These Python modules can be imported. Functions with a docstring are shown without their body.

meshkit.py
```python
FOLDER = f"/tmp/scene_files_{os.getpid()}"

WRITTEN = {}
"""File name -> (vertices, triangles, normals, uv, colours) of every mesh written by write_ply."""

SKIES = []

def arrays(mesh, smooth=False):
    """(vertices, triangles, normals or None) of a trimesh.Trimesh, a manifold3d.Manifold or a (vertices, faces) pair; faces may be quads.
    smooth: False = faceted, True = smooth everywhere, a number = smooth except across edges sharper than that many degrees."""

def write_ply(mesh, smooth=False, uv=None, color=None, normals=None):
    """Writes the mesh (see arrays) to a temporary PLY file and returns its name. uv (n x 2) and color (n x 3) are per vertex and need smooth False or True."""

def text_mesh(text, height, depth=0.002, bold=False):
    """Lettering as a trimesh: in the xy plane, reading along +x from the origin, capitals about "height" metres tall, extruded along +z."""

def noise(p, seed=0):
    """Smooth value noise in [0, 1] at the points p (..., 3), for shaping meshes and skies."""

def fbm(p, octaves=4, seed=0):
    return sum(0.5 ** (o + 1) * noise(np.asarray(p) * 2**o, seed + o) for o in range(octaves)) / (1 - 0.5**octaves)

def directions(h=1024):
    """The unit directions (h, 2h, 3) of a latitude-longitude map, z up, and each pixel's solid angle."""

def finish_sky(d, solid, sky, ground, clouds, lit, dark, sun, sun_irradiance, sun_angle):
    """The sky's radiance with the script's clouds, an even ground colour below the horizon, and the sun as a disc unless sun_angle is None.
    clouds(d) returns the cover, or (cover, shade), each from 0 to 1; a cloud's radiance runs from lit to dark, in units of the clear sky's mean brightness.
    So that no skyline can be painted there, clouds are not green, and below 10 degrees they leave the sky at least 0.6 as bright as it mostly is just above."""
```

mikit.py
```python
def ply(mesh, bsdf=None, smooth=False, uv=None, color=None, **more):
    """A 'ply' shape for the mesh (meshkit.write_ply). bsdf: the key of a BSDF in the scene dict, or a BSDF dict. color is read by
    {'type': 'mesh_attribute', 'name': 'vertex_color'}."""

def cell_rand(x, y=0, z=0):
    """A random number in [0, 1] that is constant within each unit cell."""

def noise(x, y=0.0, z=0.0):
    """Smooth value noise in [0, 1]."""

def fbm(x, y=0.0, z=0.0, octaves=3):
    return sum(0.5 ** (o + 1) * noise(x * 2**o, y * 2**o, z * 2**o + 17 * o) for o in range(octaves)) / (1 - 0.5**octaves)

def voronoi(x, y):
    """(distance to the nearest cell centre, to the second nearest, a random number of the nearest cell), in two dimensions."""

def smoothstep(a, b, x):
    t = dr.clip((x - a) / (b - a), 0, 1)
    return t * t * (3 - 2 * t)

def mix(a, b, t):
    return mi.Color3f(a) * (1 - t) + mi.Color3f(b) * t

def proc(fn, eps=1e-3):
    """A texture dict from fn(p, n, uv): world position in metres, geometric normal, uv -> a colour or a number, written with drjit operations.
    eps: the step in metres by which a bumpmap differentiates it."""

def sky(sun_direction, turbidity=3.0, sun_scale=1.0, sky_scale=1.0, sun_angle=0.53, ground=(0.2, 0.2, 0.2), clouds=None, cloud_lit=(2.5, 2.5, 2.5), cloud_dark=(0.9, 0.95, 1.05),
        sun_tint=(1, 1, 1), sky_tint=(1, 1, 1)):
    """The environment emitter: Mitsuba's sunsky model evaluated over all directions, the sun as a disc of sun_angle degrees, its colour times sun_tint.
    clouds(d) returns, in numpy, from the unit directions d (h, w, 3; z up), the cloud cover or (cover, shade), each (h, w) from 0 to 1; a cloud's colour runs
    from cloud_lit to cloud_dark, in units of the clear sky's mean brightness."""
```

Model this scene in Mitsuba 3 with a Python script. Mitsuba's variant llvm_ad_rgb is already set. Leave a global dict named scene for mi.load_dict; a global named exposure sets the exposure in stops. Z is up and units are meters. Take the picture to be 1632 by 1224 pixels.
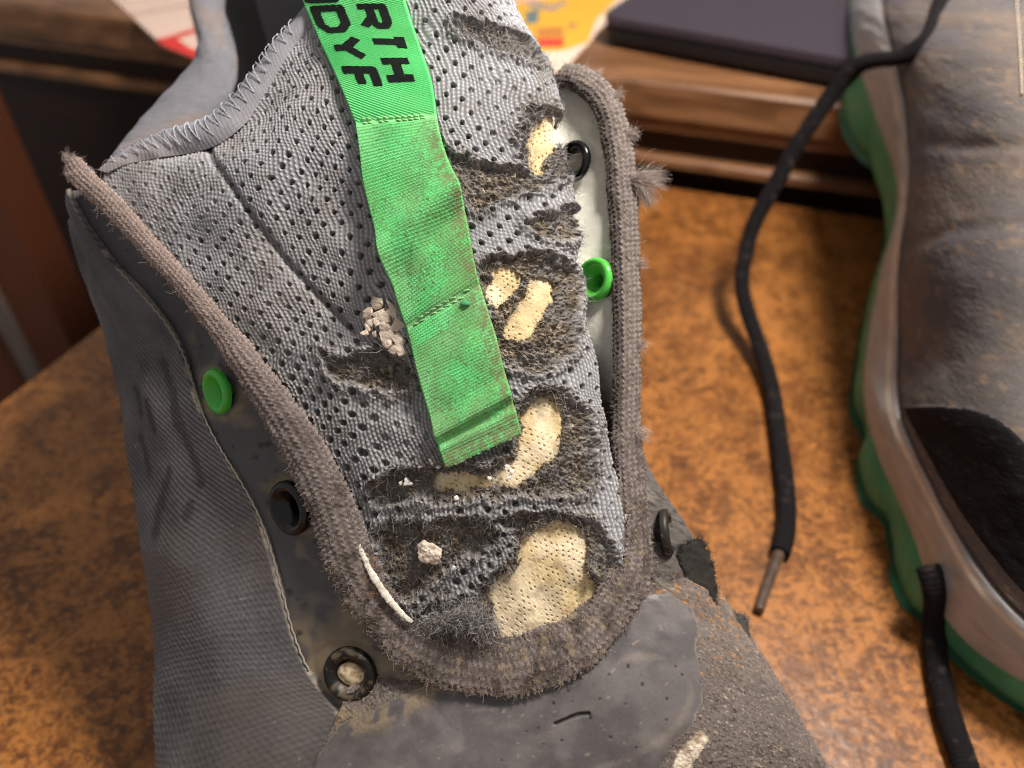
import math
import numpy as np, trimesh, shapely, mitsuba as mi, mikit, meshkit
from scipy.interpolate import RectBivariateSpline, make_interp_spline
from scipy.ndimage import distance_transform_edt, map_coordinates, gaussian_filter
from shapely.geometry import Polygon, LineString, Point

T = mi.ScalarTransform4f
scene, labels = {}, {}

# ------------------------------------------------------------------ camera, lamp, exposure
PITCH = math.radians(42.0)
EYE = (0.0, 0.0, 0.212)
scene['camera'] = {
    'type': 'thinlens', 'fov': 65.03, 'fov_axis': 'x', 'aperture_radius': 0.0013, 'focus_distance': 0.160,
    'near_clip': 0.01, 'far_clip': 12.0,
    'to_world': T().look_at(origin=list(EYE), target=[0, math.cos(PITCH), EYE[2] - math.sin(PITCH)], up=[0, 0, 1]),
}
# one warm lamp bulb, right of and a little in front of the shoes, and the dim light of the room
LAMP = np.array([0.165, 0.20, 0.46])
scene['lamp_bulb'] = {'type': 'sphere', 'center': LAMP.tolist(), 'radius': 0.045,
                         'emitter': {'type': 'area', 'radiance': {'type': 'rgb', 'value': [156, 147, 134]}}}
labels['lamp_bulb'] = {'label': 'round warm lamp bulb above and to the right of the shoes', 'category': 'lamp'}
scene['room_light'] = {'type': 'constant', 'radiance': {'type': 'rgb', 'value': [0.33, 0.318, 0.31]}}
exposure = 0.0

# ------------------------------------------------------------------ helpers (all lengths below in mm)
class Surf:
    """A smooth sheet through a net of control points (rows x columns, mm); v runs down the rows, u along the columns, both in mm of mean chord."""
    def __init__(self, ctrl, k=3):
        c = np.asarray(ctrl, float)
        dv = np.linalg.norm(np.diff(c, axis=0), axis=2).mean(1)
        du = np.linalg.norm(np.diff(c, axis=1), axis=2).mean(0)
        self.v = np.concatenate([[0], np.cumsum(dv)])
        self.u = np.concatenate([[0], np.cumsum(du)])
        kv, ku = min(k, len(self.v) - 1), min(k, len(self.u) - 1)
        self.sp = [RectBivariateSpline(self.v, self.u, c[..., i], kx=kv, ky=ku, s=0) for i in range(3)]
        self.L, self.W = self.v[-1], self.u[-1]
        # normals point up / towards the open side
        n = np.cross(*[np.array([s.ev(self.L / 2, self.W / 2, **d) for s in self.sp]) for d in ({'dy': 1}, {'dx': 1})])
        self.sign = -1.0 if n @ np.array([0, -.67, .74]) < 0 else 1.0

    def at(self, v, u):
        v, u = np.broadcast_arrays(np.asarray(v, float), np.asarray(u, float))
        return np.stack([s.ev(v, u) for s in self.sp], -1)

    def frame(self, v, u):
        v, u = np.broadcast_arrays(np.asarray(v, float), np.asarray(u, float))
        tv = np.stack([s.ev(v, u, dx=1) for s in self.sp], -1)
        tu = np.stack([s.ev(v, u, dy=1) for s in self.sp], -1)
        n = np.cross(tu, tv) * self.sign
        n /= np.linalg.norm(n, axis=-1, keepdims=True) + 1e-12
        return n, tv, tu

    def grid(self, step, v0=0., v1=1., u0=0., u1=1.):
        nv = max(3, int((v1 - v0) * self.L / step)); nu = max(3, int((u1 - u0) * self.W / step))
        v = np.linspace(v0, v1, nv) * self.L; u = np.linspace(u0, u1, nu) * self.W
        vv, uu = np.meshgrid(v, u, indexing='ij')
        return vv, uu, self.at(vv, uu), self.frame(vv, uu)[0]


rng = np.random.default_rng(7)


def C(r, g, b):
    x = np.array([r, g, b], float) / 255
    return np.where(x <= .04045, x / 12.92, ((x + .055) / 1.055) ** 2.4)


def lerp(a, b, t):
    t = np.asarray(t)[..., None]
    return a * (1 - t) + b * t


def ss(a, b, x):
    t = np.clip((x - a) / (b - a), 0, 1)
    return t * t * (3 - 2 * t)


def N3(p, f, seed=0, octaves=1):
    p = np.asarray(p, float) * f
    return meshkit.noise(p, seed) if octaves == 1 else meshkit.fbm(p, octaves, seed)


def N2(x, y, f, seed=0, octaves=1):
    return N3(np.stack([x, y, np.zeros_like(x) + .37], -1), f, seed, octaves)


def grid_faces(nr, nc, keep=None):
    i = np.arange(nr * nc).reshape(nr, nc)
    q = np.stack([i[:-1, :-1], i[:-1, 1:], i[1:, 1:], i[1:, :-1]], -1)
    q = q[keep] if keep is not None else q.reshape(-1, 4)
    return np.vstack([q[:, [0, 1, 2]], q[:, [0, 2, 3]]])


def compact(V, F, col=None):
    used = np.unique(F)
    m = np.full(len(V), -1); m[used] = np.arange(len(used))
    return V[used], m[F], (None if col is None else col[used])


TRIS = [0]


def add(key, V, F, col, bsdf='cloth', smooth=True, label=None, cat=None, group=None, kind=None):
    V = np.asarray(V, float).reshape(-1, 3)
    col = np.broadcast_to(np.asarray(col, float).reshape(-1, 3), V.shape)
    V, F, col = compact(V, np.asarray(F), col)
    if smooth is False:   # facets: split the vertices
        V, col = V[F].reshape(-1, 3), col[F].reshape(-1, 3); F = np.arange(len(V)).reshape(-1, 3)
    TRIS[0] += len(F)
    while key in scene:
        a, _, n = key.rpartition('_')
        key = f'{a}_{int(n) + 1:03d}' if n.isdigit() and len(n) == 3 else key + '_001'
    scene[key] = mikit.ply((V * .001, F), bsdf, smooth=bool(smooth), color=col)
    tag(key, label, cat, group, kind)
    return key


def tag(key, label=None, cat=None, group=None, kind=None):
    d = {k: x for k, x in (('label', label), ('category', cat), ('group', group), ('kind', kind)) if x}
    if d:
        labels.setdefault(key, {}).update(d)


def cat(parts):
    V, F, Cc, n = [], [], [], 0
    for v, f, c in parts:
        v = np.asarray(v).reshape(-1, 3)
        V.append(v); F.append(np.asarray(f) + n); Cc.append(np.broadcast_to(c, v.shape)); n += len(v)
    return np.vstack(V), np.vstack(F), np.vstack(Cc)


def curve(pts, n, k=3):
    """n evenly spaced points of a smooth curve through pts (any number of columns; arc length from the first three)."""
    p = np.asarray(pts, float)
    s = np.concatenate([[0], np.cumsum(np.linalg.norm(np.diff(p[:, :3], axis=0), axis=1))])
    sp = make_interp_spline(s, p, k=min(k, len(p) - 1))
    t = np.linspace(0, s[-1], 1200)
    q = sp(t)
    a = np.concatenate([[0], np.cumsum(np.linalg.norm(np.diff(q[:, :3], axis=0), axis=1))])
    return sp(np.interp(np.linspace(0, a[-1], n), a, t))


def sweep(P, N, prof):
    """Tube along P (n,3) with reference normals N (n,3); prof (n,m,2): section coordinates across and along the normal, closed."""
    t = np.gradient(P, axis=0); t /= np.linalg.norm(t, axis=1, keepdims=True) + 1e-12
    b = np.cross(t, N); b /= np.linalg.norm(b, axis=1, keepdims=True) + 1e-12
    n = np.cross(b, t)
    V = P[:, None] + prof[..., :1] * b[:, None] + prof[..., 1:] * n[:, None]
    return V


def tube_faces(n, m, caps=True):
    i, j = np.meshgrid(np.arange(n - 1), np.arange(m), indexing='ij')
    q = np.stack([i * m + j, i * m + (j + 1) % m, (i + 1) * m + (j + 1) % m, (i + 1) * m + j], -1).reshape(-1, 4)
    F = [q[:, [0, 2, 1]], q[:, [0, 3, 2]]]
    if caps:
        k = np.arange(1, m - 1)
        F += [np.stack([k * 0, k, k + 1], 1), np.stack([k * 0, k + 1, k], 1) + (n - 1) * m]
    return np.vstack(F)


def round_tube(P, r, m=8, flat=1., N=None):
    P = np.asarray(P, float); r = np.broadcast_to(r, (len(P),))
    if N is None:
        N = np.tile([0.13, -.66, .74], (len(P), 1))
    a = np.arange(m) * 2 * np.pi / m
    prof = np.stack([r[:, None] * np.cos(a), r[:, None] * np.sin(a) * flat], -1)
    return sweep(P, N, prof), tube_faces(len(P), m)


def fibres(p, d, length, r, col, curl=.6, seg=2, gravity=0.):
    """Many thin tapered three-sided hairs: roots p, first directions d, lengths, radius, colours (n,3)."""
    n = len(p)
    d = d / (np.linalg.norm(d, axis=1, keepdims=True) + 1e-12)
    pts = [p]; x = p
    bend = rng.normal(size=(n, 3)) * curl
    length = np.broadcast_to(length, (n,))
    for _ in range(seg):
        d = d + bend / seg + rng.normal(size=(n, 3)) * curl * .35; d[:, 2] -= gravity
        d /= np.linalg.norm(d, axis=1, keepdims=True)
        x = x + d * (length / seg)[:, None]
        pts.append(x)
    pts = np.stack(pts, 1)
    side = np.cross(d, rng.normal(size=(n, 3))); side /= np.linalg.norm(side, axis=1, keepdims=True) + 1e-12
    oth = np.cross(d, side)
    rr = np.broadcast_to(r, (n,))[:, None] * np.linspace(1, .45, seg + 1)[None]
    V = np.stack([pts + rr[..., None] * (np.cos(a) * side + np.sin(a) * oth)[:, None] for a in (0, 2.094, 4.189)], 2)   # n,seg+1,3,3
    base = []
    for s in range(seg):
        for j in range(3):
            a, b, c, e = s * 3 + j, s * 3 + (j + 1) % 3, (s + 1) * 3 + (j + 1) % 3, (s + 1) * 3 + j
            base += [[a, b, c], [a, c, e]]
    m = (seg + 1) * 3
    F = (np.array(base)[None] + (np.arange(n) * m)[:, None, None]).reshape(-1, 3)
    return V.reshape(-1, 3), F, np.repeat(col, m, axis=0)


class Field:
    """Signed distance (mm, positive inside) to a set of outlines in a plane."""
    def __init__(self, polys, pad=12, res=.25, blur=1.):
        g = shapely.union_all([q if hasattr(q, 'geom_type') else Polygon(q).buffer(0) for q in polys])
        x0, y0, x1, y1 = g.bounds
        self.o = np.array([x0 - pad, y0 - pad]); self.res = res
        nx, ny = int((x1 - x0 + 2 * pad) / res), int((y1 - y0 + 2 * pad) / res)
        X, Y = np.meshgrid(self.o[0] + np.arange(nx) * res, self.o[1] + np.arange(ny) * res, indexing='ij')
        m = shapely.contains_xy(g, X, Y)
        self.f = gaussian_filter((distance_transform_edt(m) - distance_transform_edt(~m)) * res, blur)

    def __call__(self, a, b):
        q = np.stack([(np.asarray(a) - self.o[0]) / self.res, (np.asarray(b) - self.o[1]) / self.res])
        return map_coordinates(self.f, q, order=1, mode='nearest')


def line_field(lines, pad=12, res=.25, smooth=True):
    """Unsigned distance to lines in a plane."""
    L = shapely.union_all([LineString(curve(np.c_[np.array(q), np.zeros(len(q))], 60)[:, :2] if smooth and len(q) > 2 else q) for q in lines])
    f = Field([L.buffer(res * 1.5)], pad, res, .5)
    return lambda a, b: np.maximum(0, -f(a, b))


def rand_dirs(n):
    d = rng.normal(size=(n, 3))
    return d / np.linalg.norm(d, axis=1, keepdims=True)


def pick(cols, n):
    return np.array(cols)[rng.integers(0, len(cols), n)] * rng.uniform(.75, 1.2, (n, 1))


def roller(points):
    """A polygon (plane coordinates) from points, smoothed."""
    p = np.array(points); p = np.vstack([p, p[:1]])
    return curve(np.c_[p, np.zeros(len(p))], 50)[:, :2]


# ------------------------------------------------------------------ materials
def two(**k):
    return {'type': 'twosided', 'inner': {'type': 'principled', **k}}


VC = {'type': 'mesh_attribute', 'name': 'vertex_color'}
scene['cloth'] = two(base_color=VC, roughness=.92, specular=.15, sheen=.3, sheen_tint=.5)
scene['synthetic'] = two(base_color=VC, roughness=.46, specular=.35)
scene['gloss'] = two(base_color=VC, roughness=.22, specular=.5)
scene['metal'] = two(base_color=VC, roughness=.4, specular=.5, metallic=.5)


def board(p, n, uv):
    """Varnished hardboard: short matted fibres lying every way, in golden and dark brown."""
    x, y = p.x * 1000, p.y * 1000
    out, wsum = mi.Float(0), mi.Float(1e-3)
    for i, a in enumerate((.2, .9, 1.5, 2.2, 2.8)):
        c, s = math.cos(a), math.sin(a)
        u, v = x * c + y * s, -x * s + y * c
        warp = (mikit.noise(x * .09, y * .09, 5 + i) - .5) * 7
        f = mikit.fbm(u * .13 + warp * .2, (v + warp) * .75, i * 9.3, octaves=2)
        w = mikit.smoothstep(.45, .62, mikit.noise(x * .15 + 31 * i, y * .15, i * 3.1)) + .08
        out, wsum = out + f * w, wsum + w
    fib = out / wsum
    big = mikit.fbm(x * .022, y * .022, 2.2, octaves=2)
    mid = mikit.fbm(x * .10, y * .10, 12.2, octaves=3)
    fine = mikit.fbm(x * .9, y * .9, 8.8, octaves=2)
    t = mikit.smoothstep(.18, .82, .5 + (fib - .5) * 1.15 + (big - .5) * .4 + (mid - .5) * .6 + (fine - .5) * .7)
    col = mikit.mix((.15, .050, .011), (.41, .158, .037), t)
    spot = mikit.smoothstep(.64, .74, mikit.fbm(x * .26, y * .26, 44., octaves=3))
    fleck = mikit.smoothstep(.60, .70, mikit.fbm(x * .75, y * .75, 71., octaves=2)) * mikit.smoothstep(.40, .60, mikit.noise(x * .08, y * .08, 5.))
    col = mikit.mix(col, (.075, .026, .008), fleck * .6)
    return mikit.mix(col, (.07, .026, .010), spot * .5)


def board_h(p, n, uv):
    x, y = p.x * 1000, p.y * 1000
    return (mikit.fbm(x * .5, y * .5, 3., octaves=2) + .7 * mikit.fbm(x * .05, y * .06, 9., octaves=2)) * .00008


scene['hardboard'] = {'type': 'twosided', 'inner': {'type': 'bumpmap', 'arbitrary': mikit.proc(board_h, eps=3e-4), 'scale': 1.0,
                      'bsdf': {'type': 'principled', 'base_color': mikit.proc(board), 'roughness': .36, 'specular': .4}}}


def wood(p, n, uv):
    d = mi.Float(math.cos(-.312)) * p.x + math.sin(-.312) * p.y
    e = -math.sin(-.312) * p.x + math.cos(-.312) * p.y
    g = mikit.fbm(d * 22, e * 260, p.z * 260, octaves=3)
    h = mikit.fbm(d * 60, e * 900, p.z * 900, octaves=2)
    col = mikit.mix((.15, .063, .025), (.30, .142, .064), mikit.smoothstep(.28, .7, g * .75 + h * .25))
    dirt = mikit.smoothstep(.5, .72, mikit.fbm(d * 45, e * 60, p.z * 90, octaves=2))
    return mikit.mix(col, (.10, .045, .018), dirt * .6)


def dark_wood(p, n, uv):
    g = mikit.fbm(p.x * 30, p.y * 60, p.z * 240, octaves=3)
    return mikit.mix((.010, .004, .002), (.034, .012, .006), g)


scene['wood'] = two(base_color=mikit.proc(wood), roughness=.45, specular=.4)
scene['dark_wood'] = two(base_color=mikit.proc(dark_wood), roughness=.5, specular=.3)


# ------------------------------------------------------------------ setting: floor, table, cabinet
def prism(poly, z0, z1, bevel=0.):
    """Upright prism over a plan outline with a chamfered rim."""
    g = Polygon(poly)
    if bevel:
        parts = []
        rings = [np.array(g.exterior.coords)[:-1]]
        inner = np.array(g.buffer(-bevel, join_style=2).exterior.coords)[:-1]
        m = trimesh.convex.convex_hull(np.vstack([np.c_[rings[0], np.full(len(rings[0]), z)] for z in (z0, z1 - bevel)] + [np.c_[inner, np.full(len(inner), z1)]]))
        return np.array(m.vertices), np.array(m.faces)
    m = trimesh.creation.extrude_polygon(g, z1 - z0, engine='earcut'); m.apply_translation([0, 0, z0])
    return np.array(m.vertices), np.array(m.faces)


def plain(key, V, F, bsdf, **k):
    """Facet shaded mesh without vertex colours."""
    V = np.asarray(V, float); F = np.asarray(F)
    TRIS[0] += len(F)
    V = V[F].reshape(-1, 3); F = np.arange(len(V)).reshape(-1, 3)
    scene[key] = mikit.ply((V * .001, F), bsdf, smooth=False)
    tag(key, **k)
    return key


V, F = prism([(-1500, -900), (1500, -900), (1500, 1600), (-1500, 1600)], -640, -620)
add('floor', V, F, C(16, 10, 8), 'synthetic', smooth=False, kind='structure')

DIR = np.array([math.cos(math.radians(-17.89)), math.sin(math.radians(-17.89))]); OUT = np.array([DIR[1], -DIR[0]]) * 1.0   # OUT points towards the viewer
KN = np.array([-100., 455.3]); LEFT = np.array([-97.2, -230.]) / 249.7
tb = [KN, KN + DIR * 640, KN + DIR * 640 + LEFT * 640, KN + LEFT * 640]
V, F = prism([tuple(q) for q in tb], -19, 0, 1.2)
plain('table__top', V, F, 'hardboard')
for q in (0, 1, 2, 3):
    ctr = np.mean(tb, 0); c = tb[q] + (ctr - tb[q]) * .09
    V, F = prism([tuple(c + np.array(o) * 18) for o in ((-1, -1), (1, -1), (1, 1), (-1, 1))], -619, -19.2)
    plain('table__leg' + ('' if q == 0 else f'_{q:03d}'), V, F, 'dark_wood')
tag('table', 'scratched golden brown hardboard table that both shoes stand on', 'table')

BACK = -OUT
c0 = np.array([73.3, 399.3]) + BACK * 4


def slab(key, d0, d1, back0, back1, z0, z1, bsdf, bevel=0., label=None):
    q = [c0 + DIR * a + BACK * b for a, b in ((d0, back0), (d1, back0), (d1, back1), (d0, back1))]
    V, F = prism([tuple(x) for x in q], z0, z1, bevel)
    plain(key, V, F, bsdf, label=label)


slab('low_cabinet__top_board', -520, 420, 0, 380, 35.5, 53.5, 'wood', 1.5)
slab('low_cabinet__moulding', -520, 420, 3, 20, 27.5, 35.3, 'wood', 1.)
slab('low_cabinet__front_panel', -515, 415, 9, 28, 13.2, 27.3, 'dark_wood')
slab('low_cabinet__bottom_strip', -520, 420, 2, 22, 8, 13, 'wood', 1.)
slab('low_cabinet__plinth', -515, 415, 8, 370, -619, 7.8, 'dark_wood')
tag('low_cabinet', 'low brown wooden cabinet with a worn ledge behind the table', 'cabinet')

# laptop lying closed on the cabinet
lp = np.array([(47.7,455.2,70),(155.1,395,70)])
ld = (lp[1] - lp[0])[:2]; ld /= np.linalg.norm(ld); lb = np.array([-ld[1], ld[0]])


def rounded_slab(o, w, d, z0, z1, r, bev):
    g = Polygon([o, o + ld * w, o + ld * w + lb * d, o + lb * d]).buffer(-r).buffer(r, quad_segs=6)
    a = np.array(g.exterior.coords)[:-1]; b = np.array(g.buffer(-bev).exterior.coords)[:-1]
    m = trimesh.convex.convex_hull(np.vstack([np.c_[b, np.full(len(b), z0)], np.c_[a, np.full(len(a), z0 + bev)], np.c_[a, np.full(len(a), z1 - bev * .4)], np.c_[b, np.full(len(b), z1)]]))
    return np.array(m.vertices), np.array(m.faces)


V, F = rounded_slab(lp[0][:2], 330, 225, 55.4, 64.2, 9, 2.5)
add('laptop__base', V, F, C(26, 23, 24), 'synthetic', smooth=False)
V, F = rounded_slab(lp[0][:2], 330, 225, 64.6, 70, 9, 1.2)
add('laptop__lid', V, F, C(60, 51, 60), 'synthetic', smooth=False)
for a, b in ((20, 16), (310, 16), (20, 205), (310, 205)):
    q = lp[0][:2] + ld * a + lb * b
    m = trimesh.creation.cylinder(5, 1.9); m.apply_translation([q[0], q[1], 54.45])
    add('laptop__foot', np.array(m.vertices), np.array(m.faces), C(18, 18, 18), 'synthetic', smooth=False)
tag('laptop', 'closed dark laptop with a mauve brown lid lying on the low cabinet', 'laptop')


# printed papers on the cabinet: thin bent sheets with flat print
def sheet(key, poly, zfun, paint, thick=.5):
    g = Polygon(poly).buffer(-1).buffer(1)
    x0, y0, x1, y1 = g.bounds
    X, Y = np.meshgrid(np.arange(x0, x1 + 1, .6), np.arange(y0, y1 + 1, .6), indexing='ij')
    inside = shapely.contains_xy(g, X, Y)
    keep = inside[:-1, :-1] & inside[1:, 1:] & inside[1:, :-1] & inside[:-1, 1:]
    Zt = zfun(X, Y)
    top = np.stack([X, Y, Zt], -1).reshape(-1, 3); bot = top - [0, 0, thick]
    f = grid_faces(*X.shape, keep)
    V, F, c = cat([(top, f, paint(X, Y).reshape(-1, 3)), (bot, f[:, ::-1], C(215, 200, 190))])
    add(key, V, F, c, 'synthetic')


wl = np.array([(-256.5,544,54.4),(-193.2,454.4,54.4),(-165.7,431.1,54.4),(-158.6,446.8,54.4),(-146.6,587.9,54.4)])[:, :2]
la = np.array([(-193.2,454.4,54.4),(-164.6,432,54.4),(-211.5,474.6,54.4),(-180.7,498.3,54.4),(-231.2,509.8,54.4),(-192.8,527.7,54.4)])[:, :2]


def leaflet_paint(X, Y):
    c = np.broadcast_to(C(240, 208, 190), X.shape + (3,))
    edge = -np.maximum(0, Field([wl], 8, .5)(X, Y))
    red = Field([np.array([(-199.9,464.3,54.4),(-192.6,452.5,54.4),(-164.9,428.4,54.4),(-157.9,435.6,54.4),(-169.5,456.4,54.4),(-168.8,446.8,54.4),(-175.5,449.6,54.4),(-187.6,464.3,54.4),(-176.9,479.8,54.4),(-179,487.3,54.4),(-194.2,468.4,54.4)])[:, :2]], 8, .4, .6)(X, Y)
    c = lerp(c, C(225, 52, 42), ss(-.3, .5, red))
    for a, b, w in ((la[2] + (la[3] - la[2]) * .0 + (la[4] - la[2]) * .85, la[5], 1.0),):
        d = line_field([np.array([a, b])], smooth=False)(X, Y)
        c = lerp(c, C(150, 105, 92), 1 - ss(w * .6, w * 1.3, d))
    return c


sheet('printed_leaflet', wl, lambda X, Y: 54.3 + .002 * ((X - X.min()) * 0 + (Y - Y.min())) ** 1.0, leaflet_paint)
tag('printed_leaflet', 'white paper leaflet with a red corner poking out behind the shoe collar', 'leaflet')

yp = np.array([(90.2,551.5,54.5),(53.1,484.9,54.5),(29.1,421.1,54.5),(16.6,409.2,54.5),(-16.2,466.1,54.5),(-66.5,509.4,54.5),(-62,706.1,54.5),(90.6,706.1,54.5)])[:, :2]


def packet_paint(X, Y):
    white, c = C(245, 216, 196), None
    f = Field([np.array([(77,559.5,54.5),(50.5,498,54.5),(42.3,460.1,54.5),(28.6,444.6,54.5),(14.3,442.7,54.5),(-16.5,476.4,54.5),(-20.3,617.9,54.5),(74.5,617.9,54.5)])[:, :2]], 8, .4, .8)
    c = lerp(np.broadcast_to(white, X.shape + (3,)), C(240, 180, 55), ss(-.6, .6, f(X, Y)))
    for q, k in (([(837,20),(860,14),(857,36),(838,38)], (110, 125, 130)), ([(838,10),(880,18),(902,6),(902,0),(880,10),(840,2)], (150, 140, 150)),
                 ([(852,62),(900,60),(897,76),(860,77)], (226, 70, 52)), ([(800,10),(850,4),(890,-6),(890,-16),(800,-6)], (240, 190, 150)),
                 ([(855,44),(898,42),(898,58),(855,60)], (205, 130, 60)), ([(905,38),(918,36),(918,45),(906,46)], (180, 130, 80))):
        q = PK[tuple(q[0])]
        c = lerp(c, C(*k), ss(-.5, .5, Field([q], 8, .4, .6)(X, Y)))
    return c


PK = {(837, 20): np.array([(7.9,509.4,54.5),(16.8,516.5,54.5),(15.1,491.4,54.5),(8.1,489.2,54.5)])[:, :2],(838, 10): np.array([(8.5,521.3,54.5),(24.3,511.8,54.5),(33.4,526.1,54.5),(33.7,533.5,54.5),(24.6,521.3,54.5),(9.4,531.1,54.5)])[:, :2],(852, 62): np.array([(12.7,464,54.5),(29.6,466.1,54.5),(27.8,450.3,54.5),(15.1,449.3,54.5)])[:, :2],(800, 10): np.array([(-6.2,521.3,54.5),(13.2,528.6,54.5),(29.3,541.1,54.5),(29.9,554.1,54.5),(-6.3,541.1,54.5)])[:, :2],(855, 44): np.array([(14.1,482.7,54.5),(29.8,484.9,54.5),(29,468.1,54.5),(13.8,466.1,54.5)])[:, :2],(905, 38): np.array([(32.6,489.2,54.5),(37.5,491.4,54.5),(36.9,481.6,54.5),(32.5,480.6,54.5)])[:, :2]}
sheet('yellow_packet', yp, lambda X, Y: 54.3 + .6 * np.sin((X + Y) * .05) ** 2, packet_paint, .6)
tag('yellow_packet', 'flat yellow printed packet with white margins behind the tongue', 'packet')

# a brown wooden leg with a grey strip, standing on the floor beyond the left table edge
wp = np.array([(-306.3,425,-93.1),(-322.8,424.2,-92.5)])
q0 = wp[0][:2]
V, F = prism([tuple(q0 + np.array(o)) for o in ((-62, -10), (12, -10), (12, 30), (-62, 30))], -619, 40, 2.)
add('wooden_upright__post', V, F, C(92, 52, 34), 'synthetic', smooth=False)
q1 = wp[1][:2]
V, F = prism([tuple(q1 + np.array(o)) for o in ((-9, -14), (1, -14), (1, -8), (-9, -8))], -619, 30, .8)
add('wooden_upright__edge_strip', V, F, C(105, 92, 85), 'synthetic', smooth=False, label='pale grey edge strip')
tag('wooden_upright', 'brown wooden upright with a grey strip beyond the left table edge', 'post')


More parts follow.
